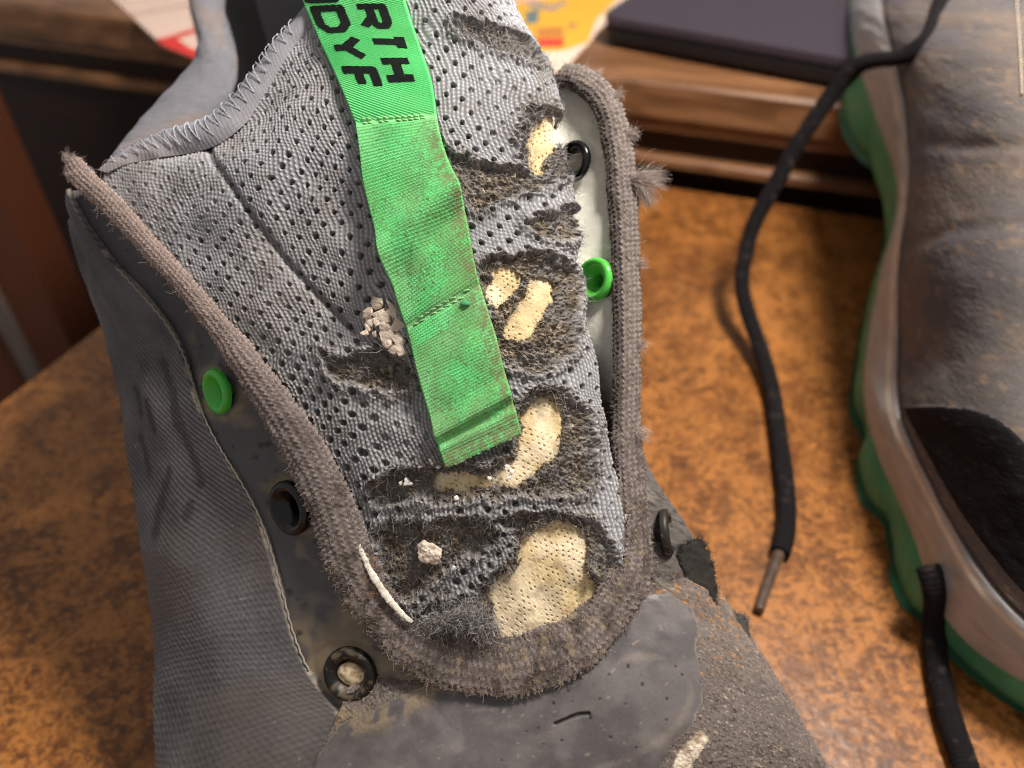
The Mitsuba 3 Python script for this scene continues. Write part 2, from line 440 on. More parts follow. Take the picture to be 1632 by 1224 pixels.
# ------------------------------------------------------------------ the worn shoe: nets of its sheets
TONGUE = Surf([
    [(-50.3,204.5,161.2),(-41.2,195.7,163.4),(-31.7,189.6,165.5),(-23.2,186.7,166.8),(-15.2,185.6,167.1),(-7.4,187.4,166.1),(-2.2,193.5,163.9),(-0.1,205.8,159.6)],
    [(-47.5,186.5,150.1),(-38.9,182.2,154.4),(-29.8,177.4,157.2),(-21.5,175.6,158.9),(-12.4,175.1,159.1),(-4.7,177.2,158.5),(-0.5,181.5,156.5),(2,193.2,151.6)],
    [(-55.7,177.7,141.8),(-43.6,171.1,146.4),(-33.1,166.9,150),(-22.3,164.7,152),(-12.2,164.6,152.7),(-2.1,166.6,152),(6.1,171.8,148.8),(8,183,143.3)],
    [(-68.7,166.9,131.3),(-53.9,160.7,136.4),(-40.5,156.3,140.5),(-27,153.8,143.7),(-14.4,152.8,144.8),(-3.3,154.3,143.5),(6.8,159.6,139.7),(10.4,171.1,133)],
    [(-92.1,166.3,126.2),(-72.9,157.7,127.1),(-54.4,150.9,129.3),(-37.5,146,132),(-21.7,142.8,134.4),(-9.4,142.7,135.1),(6.6,147.3,131.3),(12.8,159.5,123.1)],
    [(-83.1,153,117.4),(-67.8,147.4,119.3),(-52.8,142.2,121.1),(-37.3,137.1,122.9),(-22.9,133.3,124.6),(-6.8,132.8,125.6),(7.6,137.5,122.6),(14.4,149.3,113.3)],
    [(-68,138.8,109.1),(-55.9,134.7,110.5),(-44.3,130.6,112),(-32,126.6,113.5),(-19.1,123.8,114.9),(-4.4,123.4,115.9),(9.1,127.8,113.3),(16.4,138.5,104.2)],
    [(-54.8,126.3,100.4),(-45.9,122.8,101.8),(-36.1,119.3,103.2),(-25.5,116.3,104.3),(-14.2,114.4,105.2),(-2,114.5,106),(10.8,118.2,104.2),(18.9,127.1,96.1)],
    [(-43.4,115.4,92.8),(-36.4,112.8,93.7),(-28.2,109.5,94.4),(-19.2,106.9,95.4),(-9.3,105.6,95.9),(1.7,106.2,96.1),(12.2,109.1,94.8),(20.6,116.1,88.3)],
    [(-34.6,106.3,85.7),(-28.5,103.7,85.8),(-21.9,101.2,86),(-13.1,99.4,86.3),(-4.4,98.8,87.1),(5.4,99.4,87.3),(14.2,101.6,86.5),(23.2,106.2,81.8)],
    [(-29.3,98,78),(-24.7,95.8,77.8),(-18.2,93.7,77.7),(-10.7,92.3,77.5),(-2,92,78),(6.7,92.5,78.3),(15.5,94.4,77.7),(24.4,98.2,74.5)],
    [(-24.2,90.1,69.9),(-19.6,88.3,69.4),(-13.2,86.5,68.9),(-5.7,85.3,68.5),(1.7,85.1,68.9),(9.2,85.7,69.1),(16.8,87.7,69.1),(23.6,91.2,68.2)],
    [(-17.2,82.4,61.5),(-13.4,80.8,60.7),(-8.3,79.7,60.2),(-2,79.1,60.2),(4.3,79.4,60.8),(10.5,80,61),(16.9,82.2,61.9),(22.2,84.9,62)]])
QUARTER = Surf([
    [(-98.4,169.5,126.7),(-100.9,170,123.6),(-103.4,170.8,120),(-106.2,172.4,115),(-108.8,174.9,108.9)],
    [(-82.4,152.9,115),(-85.9,153.3,111),(-90.2,155.1,107.8),(-96.6,158.3,103.8),(-104.2,163.1,98.7)],
    [(-65.9,137.3,105.2),(-70.3,137.9,102.1),(-74,138.9,99.5),(-83.5,142.2,95),(-96.4,148.4,86.9)],
    [(-50.8,123.6,97.5),(-59.5,123.6,93),(-65.9,123.8,89.5),(-76.8,126.4,83.4),(-91.8,132,70.2)],
    [(-38.3,110.2,87),(-47.9,109.5,81.8),(-55,110.3,78.5),(-68.6,111.4,71.2),(-88.1,118.8,57)],
    [(-30.8,96.2,74.1),(-40.7,95.8,70.3),(-48.3,97.1,67.6),(-63.5,98.4,60.5),(-85.1,104.1,43.7)],
    [(-21.1,85.4,63.6),(-32.2,83.6,59.3),(-41.4,83.7,56.1),(-58.4,85,50.1),(-82.2,89.8,33.8)],
    [(-12.2,77.4,55.8),(-23,75.3,52),(-33.9,76.2,50.7),(-54.9,74.5,42.2),(-79.5,77,25.6)],
    [(-14.6,65.1,43.7),(-23.5,63,39.8),(-32.7,61.8,36.3),(-52,60,27.6),(-77.5,61.5,11.3)],
    [(-16.1,54.3,27.2),(-24,52.1,23.2),(-33.2,50.6,20.2),(-51.3,49.2,12.6),(-74,50.2,-1.2)]])
VAMP = Surf([
    [(-33,81.7,56.5),(-17.2,80.8,59.6),(-2,80.6,61.2),(13.1,85.7,66.6),(24.6,91.7,70.8),(34.4,96.8,69.9),(43.4,104.1,61.6)],
    [(-36.6,74.9,50.1),(-17,73.3,54.9),(-2,73,56.9),(14.1,77.3,61.1),(29.5,85.5,65.9),(42.5,90.3,61.3),(52,97.3,51)],
    [(-43.2,66.5,40),(-20.5,64.7,47.8),(-2,64.7,50.7),(17.6,68.1,54.1),(35.3,75.2,57.6),(50.6,81.7,53.9),(59.7,87.3,43)],
    [(-50.4,57.1,25.8),(-21.9,56,36.6),(-2,56.1,39.7),(20.1,58.6,42.2),(40.5,64.7,44.7),(59.2,71.5,41.8),(69.4,76.6,29.6)],
    [(-56.3,51.7,-2.6),(-23.7,49.8,10.2),(-2.1,50.1,13.6),(21.8,52.8,16.5),(46,58.4,21.3),(66.2,64.4,22),(77.6,69.4,11.1)]])
FLAP = Surf([
    [(7.8,190.6,136.7),(13.1,187.1,137.3),(18.1,183.6,137.2),(22.5,180.7,136.2),(24.9,190.9,129.6)],
    [(9.4,174.3,124.6),(15.8,171.5,124.5),(20.9,168.2,125.4),(24.6,167.8,124.8),(27.4,177.7,118)],
    [(11.4,157.6,111.3),(17,155.8,112.3),(21.4,153.7,113.7),(24.9,153.7,113.7),(27.7,163.8,105.5)],
    [(14,143.2,100.6),(18.5,142,101.5),(22,140.4,102.7),(24.8,140.8,102.4),(27.3,149.3,93.9)],
    [(17.7,133.3,86.6),(20.8,130.4,89.3),(23.1,127.5,92.1),(24.7,127.9,91.7),(26.9,135.3,82.7)],
    [(21,119.8,76.1),(22.4,116.5,79.9),(24.3,114.2,82.4),(27.9,114.1,81.6),(32,118.6,73.2)],
    [(22.6,106.1,71.3),(24,103.7,74.6),(27.3,103.5,76.9),(33,105.9,74.8),(37.6,112,65.9)],
    [(22.6,96.9,68.6),(26.2,95.8,70.3),(30.3,95.8,70.3),(37.1,98.5,66.2),(43.7,105.6,55.8)],
    [(25.2,89.7,63.5),(29,89.4,64),(34.3,90,63.1),(42.3,94.1,58.7),(49.4,100.9,49)]])
CUFF = Surf([
    [(-87.4,283.7,150.5),(-89.2,268.9,152),(-93.7,265.5,151.1),(-98.4,270.9,148.2)],
    [(-87,255.1,136.7),(-85.5,243.4,140.1),(-88.7,242.4,140.5),(-92.9,248.1,137.9)],
    [(-81.9,241.2,130.1),(-81.2,228.9,133),(-84.3,227.6,133.1),(-89.1,235.1,129.4)],
    [(-79.1,229,125.6),(-78.6,216.3,129.4),(-83.7,217.5,129.3),(-91.1,226.3,125.6)],
    [(-79.8,215.5,122.5),(-79.7,205.1,126),(-86.4,206.7,126.2),(-96.8,216.5,120.7)],
    [(-84.6,204.6,119.4),(-85.1,194.3,122.9),(-92.2,195.6,122.9),(-101,202.7,117.3)],
    [(-91.1,192.1,117.5),(-91.5,182.7,121.2),(-95.6,183.7,121.6),(-102.4,190.1,115.3)],
    [(-97.2,184.1,114.6),(-95.4,175,119.4),(-98.4,175.2,119.6),(-104.1,181.2,114.4)]])
RIM = Surf([
    [(-39.2,193,164.1),(-42.3,196.2,163.9),(-45.8,202.2,163.1),(-47.6,215.5,158.5)],
    [(-45.5,184.8,151.2),(-47.1,185.8,151.6),(-48.9,192.7,151.1),(-49.6,204.5,146.2)],
    [(-50.6,179.9,145.8),(-52.3,181,147),(-53.8,188,147.3),(-53.9,199.1,141.7)],
    [(-54.1,174.3,140.8),(-56.1,175.6,142.2),(-58.9,182,142.1),(-59.4,192.5,135.9)],
    [(-58.4,169.2,136.6),(-60.8,170.3,137.8),(-64.9,176.4,137.4),(-66,186.8,131)],
    [(-63.4,166.3,133.7),(-65.7,167.4,134.9),(-69.2,173.7,135.1),(-71.7,182.8,128.1)],
    [(-68.3,166,131.8),(-70.5,167.3,133.2),(-74.3,173.7,133.7),(-77.8,182.4,126.1)],
    [(-82.2,166.4,129.3),(-83.6,167.9,130.2),(-88,172.2,128.3),(-91.5,180.4,122.4)],
    [(-90.8,165.8,126.4),(-92.1,166.5,126.4),(-95.9,170.7,123.6),(-98.7,177.7,118)]])


def drop(S, v, u, inward, n=10, z=2.):
    """A wall from a sheet's edge down to the table, drawn in a little below."""
    p = S.at(v, u)
    t = np.linspace(0, 1, n)[:, None, None]
    q = p[None] * np.ones_like(t)
    q[..., 2] = p[None, :, 2] * (1 - t[..., 0]) + z * t[..., 0]
    q[..., :2] += inward * (np.sin(t * 2.6) * .8)
    return q


UPSLOPE = np.array([0, math.cos(math.radians(48)), math.sin(math.radians(48))])


def plane(p):
    """Coordinates in the tongue's own mean plane: across, down towards the toe (mm)."""
    return p[..., 0], -(p @ UPSLOPE)


# ---- tears, foam patches and creases of the tongue, in its own plane
FOAM_HOLES = {'foam_patch': np.array([(2.4,-152.3),(5.2,-154.6),(8.2,-155.1),(10.1,-152.8),(10.4,-147.3),(9.2,-143.6),(6.4,-141.3),(3.5,-139.2),(-2,-137.6),(-9.3,-136.9),(-16.1,-137.2),(-15.2,-138.9),(-5.6,-139.7),(-0.5,-141.7),(1.9,-145),(2.4,-148)]),'foam_patch_001': np.array([(4.5,-212.2),(7.4,-213.4),(10.6,-214.5),(11.1,-210),(8.6,-205.2),(6.9,-200.8),(4.6,-202.3),(4.1,-207.2)]),'foam_patch_002': np.array([(-3.8,-180.1),(-0.9,-180.7),(1.7,-179.8),(1.7,-177.3),(-0.2,-174.2),(-2.7,-172.7),(-4.7,-174.1),(-5.6,-175.9),(-4.2,-177.6)]),'foam_patch_003': np.array([(4.5,-178.2),(7.1,-179.1),(9,-177.9),(8.8,-174.5),(6.7,-171.5),(5.2,-168.4),(1.2,-166.4),(-2,-167.3),(-0.1,-170.2),(1.9,-174.3)]),'foam_patch_004': np.array([(1.3,-127.6),(5.7,-129),(8.4,-130.2),(12.3,-129.1),(14.8,-127.6),(15,-123),(14.4,-119.9),(17.3,-117.3),(16.3,-113.6),(13.3,-110.3),(8,-108.3),(3.6,-107.3),(-2,-107),(-3.5,-110.5),(-3.7,-114.3),(-5,-116.3),(-3,-118.6),(0,-120.4),(1.7,-123.9)])}
TEARS = [np.array([(-28.6,-126.8),(-24.6,-130),(-14.3,-131.4),(-5.1,-131.3),(-2,-128.4),(-8.8,-123.5),(-15.7,-118.4),(-22.2,-114),(-26.5,-120.6)]),np.array([(-28.7,-137),(-21.8,-141.2),(-14.2,-141.6),(-6.8,-140.4),(1.7,-138.8),(9.1,-144.2),(11.1,-154),(13.7,-152.7),(16.3,-142.6),(14.9,-136),(7.9,-135.4),(-4.4,-135.7),(-21.9,-133.8),(-28.2,-133.7)]),np.array([(2.4,-190.3),(8.2,-192.8),(14,-194.5),(14.1,-189.2),(9.5,-186.8),(4.2,-187.6)]),np.array([(-5.9,-182),(0.5,-183),(6.8,-183.8),(13,-181.7),(13.8,-172.1),(12.2,-164.6),(9.2,-161),(0.5,-160.2),(-3.8,-163.9),(-4.4,-171.2),(-6.3,-175.9)]),np.array([(-13.6,-203.9),(-9.3,-202.3),(-3.3,-201.2),(4.3,-200.9),(9,-199.3),(3.7,-196.3),(-2,-194.1),(-6.3,-191.7),(-9.2,-193.9),(-12.8,-200.7)]),np.array([(-12.4,-232.4),(-7.2,-231.8),(-2.1,-230.9),(4.6,-230.2),(7.5,-225.8),(3.1,-224.8),(-2,-225.6),(-7.1,-226.7),(-11.2,-229.1)]),np.array([(-38.7,-165.1),(-32.6,-163.3),(-26.8,-164.5),(-19.7,-159.5),(-20.4,-157.1),(-28.1,-156.3),(-36.1,-159.1)]),np.array([(2.4,-213.8),(7.1,-215.6),(10.5,-214.5),(12.9,-202.3),(8.3,-199.8),(11,-210.8),(8.5,-213.3),(3.1,-211.6)]),np.array([(-3.2,-131.5),(7.9,-132.3),(16.8,-129.5),(21.5,-120.8),(21.5,-113.3),(18.2,-110.5),(17.5,-117.7),(14.8,-121.7),(13.5,-128.6),(7.9,-130.7),(1.8,-128.3)]),np.array([(-15.7,-114.2),(-9.4,-115.6),(-4.5,-116.4),(-2,-104.1),(14.2,-106.5),(20.8,-113.5),(22.9,-108),(14,-99.9),(-2,-97.7),(-14.6,-99.8),(-19.7,-107.3)])]
CREASES = [np.array([(-63.2,-204.5),(-58.6,-198.7),(-55.1,-194.2),(-48.5,-185.2),(-41.5,-177.5),(-36,-171.9),(-32.1,-168.1)]),np.array([(-67.2,-209.8),(-61.8,-201.8)])]
TAB_OUTLINE = [(-46.1,-242.7),(-40.4,-229.2),(-34.8,-217.5),(-31,-207.8),(-29.5,-198.4),(-26.8,-188.2),(-24.1,-178.8),(-20.9,-168.8),(-18.6,-160.2),(-15.9,-151.1),(-14.1,-145),(-12.7,-141.7),(1.7,-147.7),(0.8,-152.3),(-1.2,-159.2),(-3.1,-167),(-6.6,-178.6),(-8.4,-187.4),(-10.1,-195.3),(-12.9,-202.8),(-14.6,-209.8),(-15.6,-216.2),(-18.3,-225.4),(-21.8,-236.4)]
FOAM_FIELD = Field([roller(q) for q in FOAM_HOLES.values()], 15, .2, .8)
TEAR_FIELD = Field([roller(q) for q in TEARS], 15, .2, 1.2)
CREASE_FIELD = line_field(CREASES, 15, .2)

GREY, DIRT, BLACK, TAN, PINKISH = C(172, 171, 174), C(108, 96, 82), C(60, 55, 51), C(166, 152, 132), C(172, 160, 155)


def tongue_state(p):
    a, b = plane(p)
    rag = (N2(a, b, .55, 3, 2) - .5) * 2.6 + (N2(a, b, 2.2, 4) - .5) * 1.1
    foam = FOAM_FIELD(a, b) + .5 + rag * .95 + (N2(a, b, 3.2, 5) - .5) * .8
    tear = np.maximum(TEAR_FIELD(a, b) + rag, foam + 1.5)
    return a, b, foam, tear


vv, uu, P0, Nn = TONGUE.grid(.185, 0, 1, 0, 1)
a, b, foam, tear = tongue_state(P0)
whole = 1 - ss(-.3, .9, tear)                       # 1 where the knit is unharmed
# knit: wavy cords of small twisted stitches
wx, wy = (N2(a, b, .10, 11, 2) - .5) * 3.6 + (N2(a, b, .5, 15) - .5) * .5, (N2(a, b, .10, 12, 2) - .5) * 3.6
ang = .30 + 0 * a; b0 = b; b = b + 190
ca, cb = a * np.cos(ang) - b * np.sin(ang) + wx, a * np.sin(ang) + b * np.cos(ang) + wy; b = b0
cord = .5 + .5 * np.cos(2 * np.pi * ca / .86)
stitch = .5 + .5 * np.cos(2 * np.pi * (cb / .92 + .5 * np.floor(ca / .86 + .5) + .35 * np.abs(ca / .86 - np.round(ca / .86))))
knit = cord * (.40 + .60 * stitch) * (.65 + .6 * N2(np.floor(ca / .86 + .5) * 3.7, np.floor(cb / .92 + .5 * np.floor(ca / .86 + .5)) * 2.3, .9, 14))
# rows of small perforations, each its own pit
la_, lb_ = np.array([3.55, 1.0]), np.array([1.75, 3.05])
M = np.linalg.inv(np.stack([la_, lb_], 1))
qa, qb = a + (N2(a, b, .09, 21) - .5) * 3, b + (N2(a, b, .09, 22) - .5) * 3
i0, j0 = M[0, 0] * qa + M[0, 1] * qb, M[1, 0] * qa + M[1, 1] * qb
hole = np.full(a.shape, 9.)
for di in (0, 1):
    for dj in (0, 1):
        ci, cj = np.floor(i0) + di, np.floor(j0) + dj
        jx, jy = N2(ci * 7.3, cj * 5.1, 1.7, 31) - .5, N2(ci * 7.3, cj * 5.1, 1.7, 32) - .5
        hx = qa - (la_[0] * ci + lb_[0] * cj) - jx * 1.0; hy = qb - (la_[1] * ci + lb_[1] * cj) - jy * 1.0
        rad = (1 + .4 * ss(-175, -160, b) * ss(6, -10, a)) * (.36 + .40 * N2(ci * 3.1, cj * 9.7, 1.3, 33))
        hole = np.minimum(hole, np.hypot(hx * 1.05, hy) / rad)
pit = 1 - ss(.62, 1.12, hole)
rim_ = np.exp(-((hole - 1.35) / .3) ** 2)
pit = pit * whole * np.clip(.35 + .75 * ss(.3, .6, N2(a, b, .06, 45)) - .35 * ss(5, 25, a) * ss(-215, -235, b), .2, 1)
cr = CREASE_FIELD(a, b)
groove = np.exp(-(cr / .55) ** 2)
swell = (.25 + .75 * ss(0, .16, np.minimum(uu, TONGUE.W - uu) / TONGUE.W)) * (N2(a, b, .075, 41, 2) - .5) * 2.2 + (N2(a, b, .2, 42) - .5) * .7
rough = N2(a, b, .9, 43, 3) - .5
fine = N2(a, b, 2.6, 44, 2) - .5
h = swell + whole * (.30 * knit + .10 * rim_) - 1.15 * pit - .8 * groove * (.4 + .6 * whole) - .25 * np.exp(-(cr / 2.) ** 2)
h += (1 - whole) * (-1.05 + 2.5 * rough + 1.3 * fine) + (.35 + .9 * N2(a, b, .3, 46)) * np.exp(-((tear + .5) / .9) ** 2)
h -= .6 * ss(.0, 1.2, foam)
# colour of the yarn and of the dirt that sits in the tears
col = np.broadcast_to(GREY, a.shape + (3,)) * (.40 + .86 * knit)[..., None] * (.88 + .24 * N2(a, b, .12, 51, 2))[..., None]
col = lerp(col, PINKISH * .8, .35 * ss(.0, 1, N2(a, b, .06, 52)) * ss(5, -55, a))
col = lerp(col, C(62, 61, 63), pit * .7)
col = lerp(col, C(70, 68, 68), groove * .38)
soil = ss(.48, .8, N2(a, b, .16, 53, 3)) * .55 + .5 * ss(-3.0, .2, tear)
col = lerp(col, C(95, 86, 76), np.clip(soil, 0, .8) * (.35 + .65 * (1 - knit)))
mess = lerp(lerp(np.broadcast_to(BLACK, col.shape), DIRT, ss(.30, .52, N2(a, b, 1.5, 54, 3))), TAN, ss(.50, .74, N2(a, b, 1.1, 55, 3)))
mess = lerp(mess, C(120, 116, 114), np.clip(ss(.42, .62, N2(a, b, .45, 56, 2)) * .75 + .75 * ss(-196, -208, b), 0, .9))
col = lerp(col, mess, 1 - whole)
# the pull tab presses the cloth flat underneath it
under = ss(-.4, 1.2, Field([np.array(TAB_OUTLINE)], 10, .25)(a, b))
h = h * (1 - under) + np.minimum(h, -.2) * under
V = P0 + Nn * h[..., None]
cut = ss(.25, .26, foam) > .5
keep = ~(cut[:-1, :-1] & cut[1:, 1:] & cut[1:, :-1] & cut[:-1, 1:])
TONGUE_V, NT = V, Nn
add('worn_shoe__tongue', V.reshape(-1, 3), grid_faces(*a.shape, keep), col.reshape(-1, 3), 'cloth')

# padding sheet behind the tongue
v2, u2, P2, N_2 = TONGUE.grid(2.5)
sink = 5.5 * np.sin(np.clip(u2 / TONGUE.W, 0, 1) * np.pi) ** .5 + 3.
add('worn_shoe__tongue_lining', (P2 - N_2 * sink[..., None]).reshape(-1, 3), grid_faces(*v2.shape), C(34, 32, 33), 'cloth')

# cream foam laid bare in the holes, each patch its own sheet
CREAM, PALE = C(226, 200, 152), C(244, 226, 196)
for name, q in FOAM_HOLES.items():
    q = np.array(q); g = Polygon(roller(q)).buffer(3.2)
    box = (a > g.bounds[0] - 1) & (a < g.bounds[2] + 1) & (b > g.bounds[1] - 1) & (b < g.bounds[3] + 1)
    r0, r1 = np.where(box.any(1))[0][[0, -1]]; k0, k1 = np.where(box.any(0))[0][[0, -1]]
    A, B, PP, NN, sw = (x[r0:r1, k0:k1] for x in (a, b, P0, Nn, swell))
    inside = shapely.contains_xy(g, A, B)
    w1, w2 = (N2(A, B, .35, 61) - .5) * .9, (N2(A, B, .35, 62) - .5) * .9
    ra, rb = A * .94 + B * .34 + w1, -A * .34 + B * .94 + w2
    row = np.floor(rb / .95)
    dot = np.hypot((np.mod(ra + .6 * np.mod(row, 2), 1.2) - .6) * .9, (rb / .95 - row - .5) * .95)
    on = ss(.36, .52, N2(np.floor((ra + .6 * np.mod(row, 2)) / 1.2) * 3.3, row * 2.1, .9, 63)) * ss(.30, .55, N2(A, B, .14, 64, 2) + .1)
    pin = (1 - ss(.08, .21, dot)) * on
    bead = N2(A, B, 1.7, 65, 2)
    hh = sw - 1.9 + .22 * (bead - .5) - .35 * pin + (N2(A, B, .25, 66, 2) - .5) * .7
    cc = lerp(np.broadcast_to(CREAM, A.shape + (3,)), PALE, ss(.45, .7, N2(A, B, .16, 67, 2)) * .7) * (.80 + .32 * bead)[..., None]
    thr = .5 + .5 * np.cos(2 * np.pi * (rb / .55)) * np.cos(2 * np.pi * ra / .6)
    cc = cc * (.88 + .2 * thr)[..., None]
    fd = FOAM_FIELD(A, B) + .75
    cc = lerp(cc, C(150, 112, 62), (1 - ss(-.6, .9, fd + (bead - .5) * 1.6)) * .5)
    cc = lerp(cc, C(96, 74, 50), pin * .75)
    cc = lerp(cc, C(150, 134, 108), ss(.50, .78, N2(A, B, .33, 69, 3)) * .55)
    cc = lerp(cc, C(120, 84, 50), ss(.72, .84, N2(A, B, .9, 68, 2)) * .55)
    kk = inside[:-1, :-1] | inside[1:, 1:]
    add('worn_shoe__' + name, (PP + NN * hh[..., None]).reshape(-1, 3), grid_faces(*A.shape, kk), cc.reshape(-1, 3), 'cloth',
        label='cream foam ' + {'foam_patch': 'patch beside the foot of the green tab', 'foam_patch_001': 'patch high on the right edge of the tongue'}.get(name, 'patch laid bare in a torn hole of the tongue'))


# ---- padded cuff round the heel opening, with its black inside
vv, uu, P0, Nn = CUFF.grid(.45)
hh = (N2(vv, uu, .12, 71, 2) - .5) * 1.6 + (N2(vv, uu, 1.1, 72, 2) - .5) * .25
tt = uu / CUFF.W
col = lerp(np.broadcast_to(C(112, 112, 118), vv.shape + (3,)), C(122, 120, 126), ss(.25, .5, tt) * (1 - ss(.6, .9, tt)))
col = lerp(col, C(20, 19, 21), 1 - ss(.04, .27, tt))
col = lerp(col, C(134, 116, 106), ss(.5, .75, N2(vv, uu, .09, 73, 2)) * .5) * (.85 + .3 * N2(vv, uu, .8, 74, 2))[..., None]
wall = drop(CUFF, np.linspace(0, CUFF.L, 60), np.full(60, CUFF.W), np.array([2., 3.]), 14)
inn = CUFF.at(np.linspace(0, CUFF.L, 60), np.zeros(60))
lin = inn[None] + np.linspace(0, 1, 10)[:, None, None] * np.array([6., 6., -85.])
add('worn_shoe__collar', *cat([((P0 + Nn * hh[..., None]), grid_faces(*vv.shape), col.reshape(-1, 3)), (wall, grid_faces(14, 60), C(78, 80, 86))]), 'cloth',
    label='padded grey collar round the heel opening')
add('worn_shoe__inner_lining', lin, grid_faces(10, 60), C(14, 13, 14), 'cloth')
# heel counter closing the far side of the opening
far = [(-118, 310), (-115, 345), (-98, 378), (-70, 390), (-42, 380), (-25, 350), (-18, 310), (-12, 270)]
fc = curve(np.c_[np.array(far), np.full(len(far), 120.)], 60)
q = np.stack([fc * [1, 1, 0] + [0, 0, z] for z in np.linspace(2, 118, 12)])
roll = np.stack([fc + (np.array([-66, 310, 120.]) - fc) * [k, k, 0] + [0, 0, dz] for k, dz in ((.0, 0), (.03, 3), (.08, 3.5), (.12, 0), (.13, -20), (.14, -90))])
add('worn_shoe__heel_counter', *cat([(q, grid_faces(12, 60), C(70, 72, 78)), (roll, grid_faces(6, 60), C(40, 39, 42))]), 'cloth')
g = Polygon([(x * .9 - 7, (y - 310) * .9 + 305) for x, y in far] + [(10, 210), (-90, 190), (-100, 260)])
m = trimesh.creation.extrude_polygon(g, 3, engine='earcut'); m.apply_translation([0, 0, 26])
add('worn_shoe__insole', np.array(m.vertices), np.array(m.faces), C(26, 25, 27), 'cloth', smooth=False)

# ---- edging along the top left of the tongue with its zigzag seam
vv, uu, P0, Nn = RIM.grid(.25)
tt = uu / RIM.W
ribs = .5 + .5 * np.cos(2 * np.pi * (vv + uu * .5) / 1.0)
hh = .5 * np.sin(np.clip(tt * 1.6, 0, 1) * np.pi) + .12 * ribs + (N2(vv, uu, .2, 75, 2) - .5) * .8
col = np.broadcast_to(C(138, 140, 150), vv.shape + (3,)) * (.72 + .35 * ribs * N2(vv, uu, .7, 76))[..., None] * (.85 + .3 * N2(vv, uu, .15, 77))[..., None]
col = lerp(col, C(158, 148, 146), ss(.35, .0, tt) * .4 + ss(.6, 1., vv / RIM.L) * .4)
RIM_H = lambda v, u: .5 * np.sin(np.clip(u / RIM.W * 1.6, 0, 1) * np.pi)
add('worn_shoe__tongue_edging', (P0 + Nn * hh[..., None]).reshape(-1, 3), grid_faces(*vv.shape), col.reshape(-1, 3), 'cloth', label='lavender grey knit edging of the tongue')
parts = []
nz = 21
zs = np.linspace(.22, .97, nz * 2 + 1) * RIM.L
zu = np.where(np.arange(nz * 2 + 1) % 2, .10, .46) * RIM.W + rng.uniform(-.25, .25, nz * 2 + 1)
zs = zs + rng.uniform(-.4, .4, nz * 2 + 1)
for i in range(nz * 2):
    t = np.linspace(0, 1, 8)
    v, u = zs[i] + (zs[i + 1] - zs[i]) * t, zu[i] + (zu[i + 1] - zu[i]) * t
    p = RIM.at(v, u) + RIM.frame(v, u)[0] * (RIM_H(v, u) + .30 + .35 * np.sin(t * np.pi))[:, None]
    Vt, Ft = round_tube(p, .07 + .03 * rng.random(), 5)
    parts.append((Vt, Ft, C(196, 192, 198) * rng.uniform(.8, 1.05)))
add('worn_shoe__zigzag_seam', *cat(parts), 'cloth', label='pale zigzag stitching on the tongue edging')

# ---- left side: smooth eyestay strip, and the ribbed quarter cloth sewn onto it
SEAM_U = QUARTER.u[2]
vv, uu, P0, Nn = QUARTER.grid(.4, 0, 1, 0, (SEAM_U + 2) / QUARTER.W)
d_eye = np.full(vv.shape, 99.)
for ev, eu in [(61.2,10),(90.1,7.2),(126,10.4)]:
    d_eye = np.minimum(d_eye, np.hypot(vv - ev, uu - eu))
hh = (N2(vv, uu, .08, 81, 2) - .5) * .7 + (N2(vv, uu, 1.6, 82, 2) - .5) * .05 - .35 * np.exp(-((d_eye - 6.2) / .8) ** 2) - .25 - 4.2 * (1 - ss(.20, .36, vv / QUARTER.L)) * np.sin(np.clip(uu / (SEAM_U + 2), 0, 1) * np.pi) ** .5
col = np.broadcast_to(C(82, 79, 82), vv.shape + (3,)) * (.86 + .26 * N2(vv, uu, .22, 83, 3))[..., None]
dust = np.exp(-((d_eye - 6.0) / 1.3) ** 2) * ss(.25, .6, N2(vv, uu, .35, 84, 2)) + .5 * ss(.56, .76, N2(vv, uu, .2, 85, 3)) * ss(20, 50, vv)
low = ss(.60, .70, vv / QUARTER.L) * ss(.35, .62, N2(vv, uu, .3, 86, 3))
col = lerp(col, C(140, 124, 100), np.clip(dust * .75 + low * .75, 0, .85))
col = lerp(col, C(44, 42, 44), ss(.70, .78, N2(vv, uu, .5, 87, 3)) * .8)
crack = ss(.72, .8, vv / QUARTER.L) * (1 - ss(.05, .14, np.abs(N2(vv, uu, .5, 88, 2) - .5)))
hh -= crack * .35
add('worn_shoe__eyestay', (P0 + Nn * hh[..., None]).reshape(-1, 3), grid_faces(*vv.shape, (d_eye > 4.2)[:-1, :-1]), col.reshape(-1, 3), 'synthetic', label='smooth dark grey eyestay strip of the left side')

vv, uu, P0, Nn = QUARTER.grid(.24, 0, 1, (SEAM_U - .3) / QUARTER.W, 1)
du = uu - SEAM_U
wv = (N2(vv, uu, .12, 91, 2) - .5) * 4
tw = vv * .62 + uu * .78 + wv * .25
rib = .5 + .5 * np.cos(2 * np.pi * tw / 1.3)
grain = N2(vv, uu, 1.5, 92, 2)
lowr = ss(.42, .62, vv / QUARTER.L)
cell = .5 + .25 * (np.cos(2 * np.pi * (vv + wv * .3) / 1.3) + np.cos(2 * np.pi * (uu * 1.05 + vv * .5) / 1.3))
tex = rib * (1 - lowr) + (cell * .7 + .3 * grain) * lowr
tex = .2 + .62 * tex * (.6 + .6 * grain) + .38 * N2(vv, uu, 1.6, 90, 2) ** 1.5
edge = ss(0, .9, du)
folds = .5 * np.exp(-((uu - QUARTER.W * .62 - 4 * np.sin(vv * .05)) / 3.2) ** 2) * ss(10, 30, vv) * (1 - ss(55, 75, vv))
hh = -.5 + 1.05 * edge + .26 * tex + (N2(vv, uu, .07, 93, 2) - .5) * 1.6 + folds
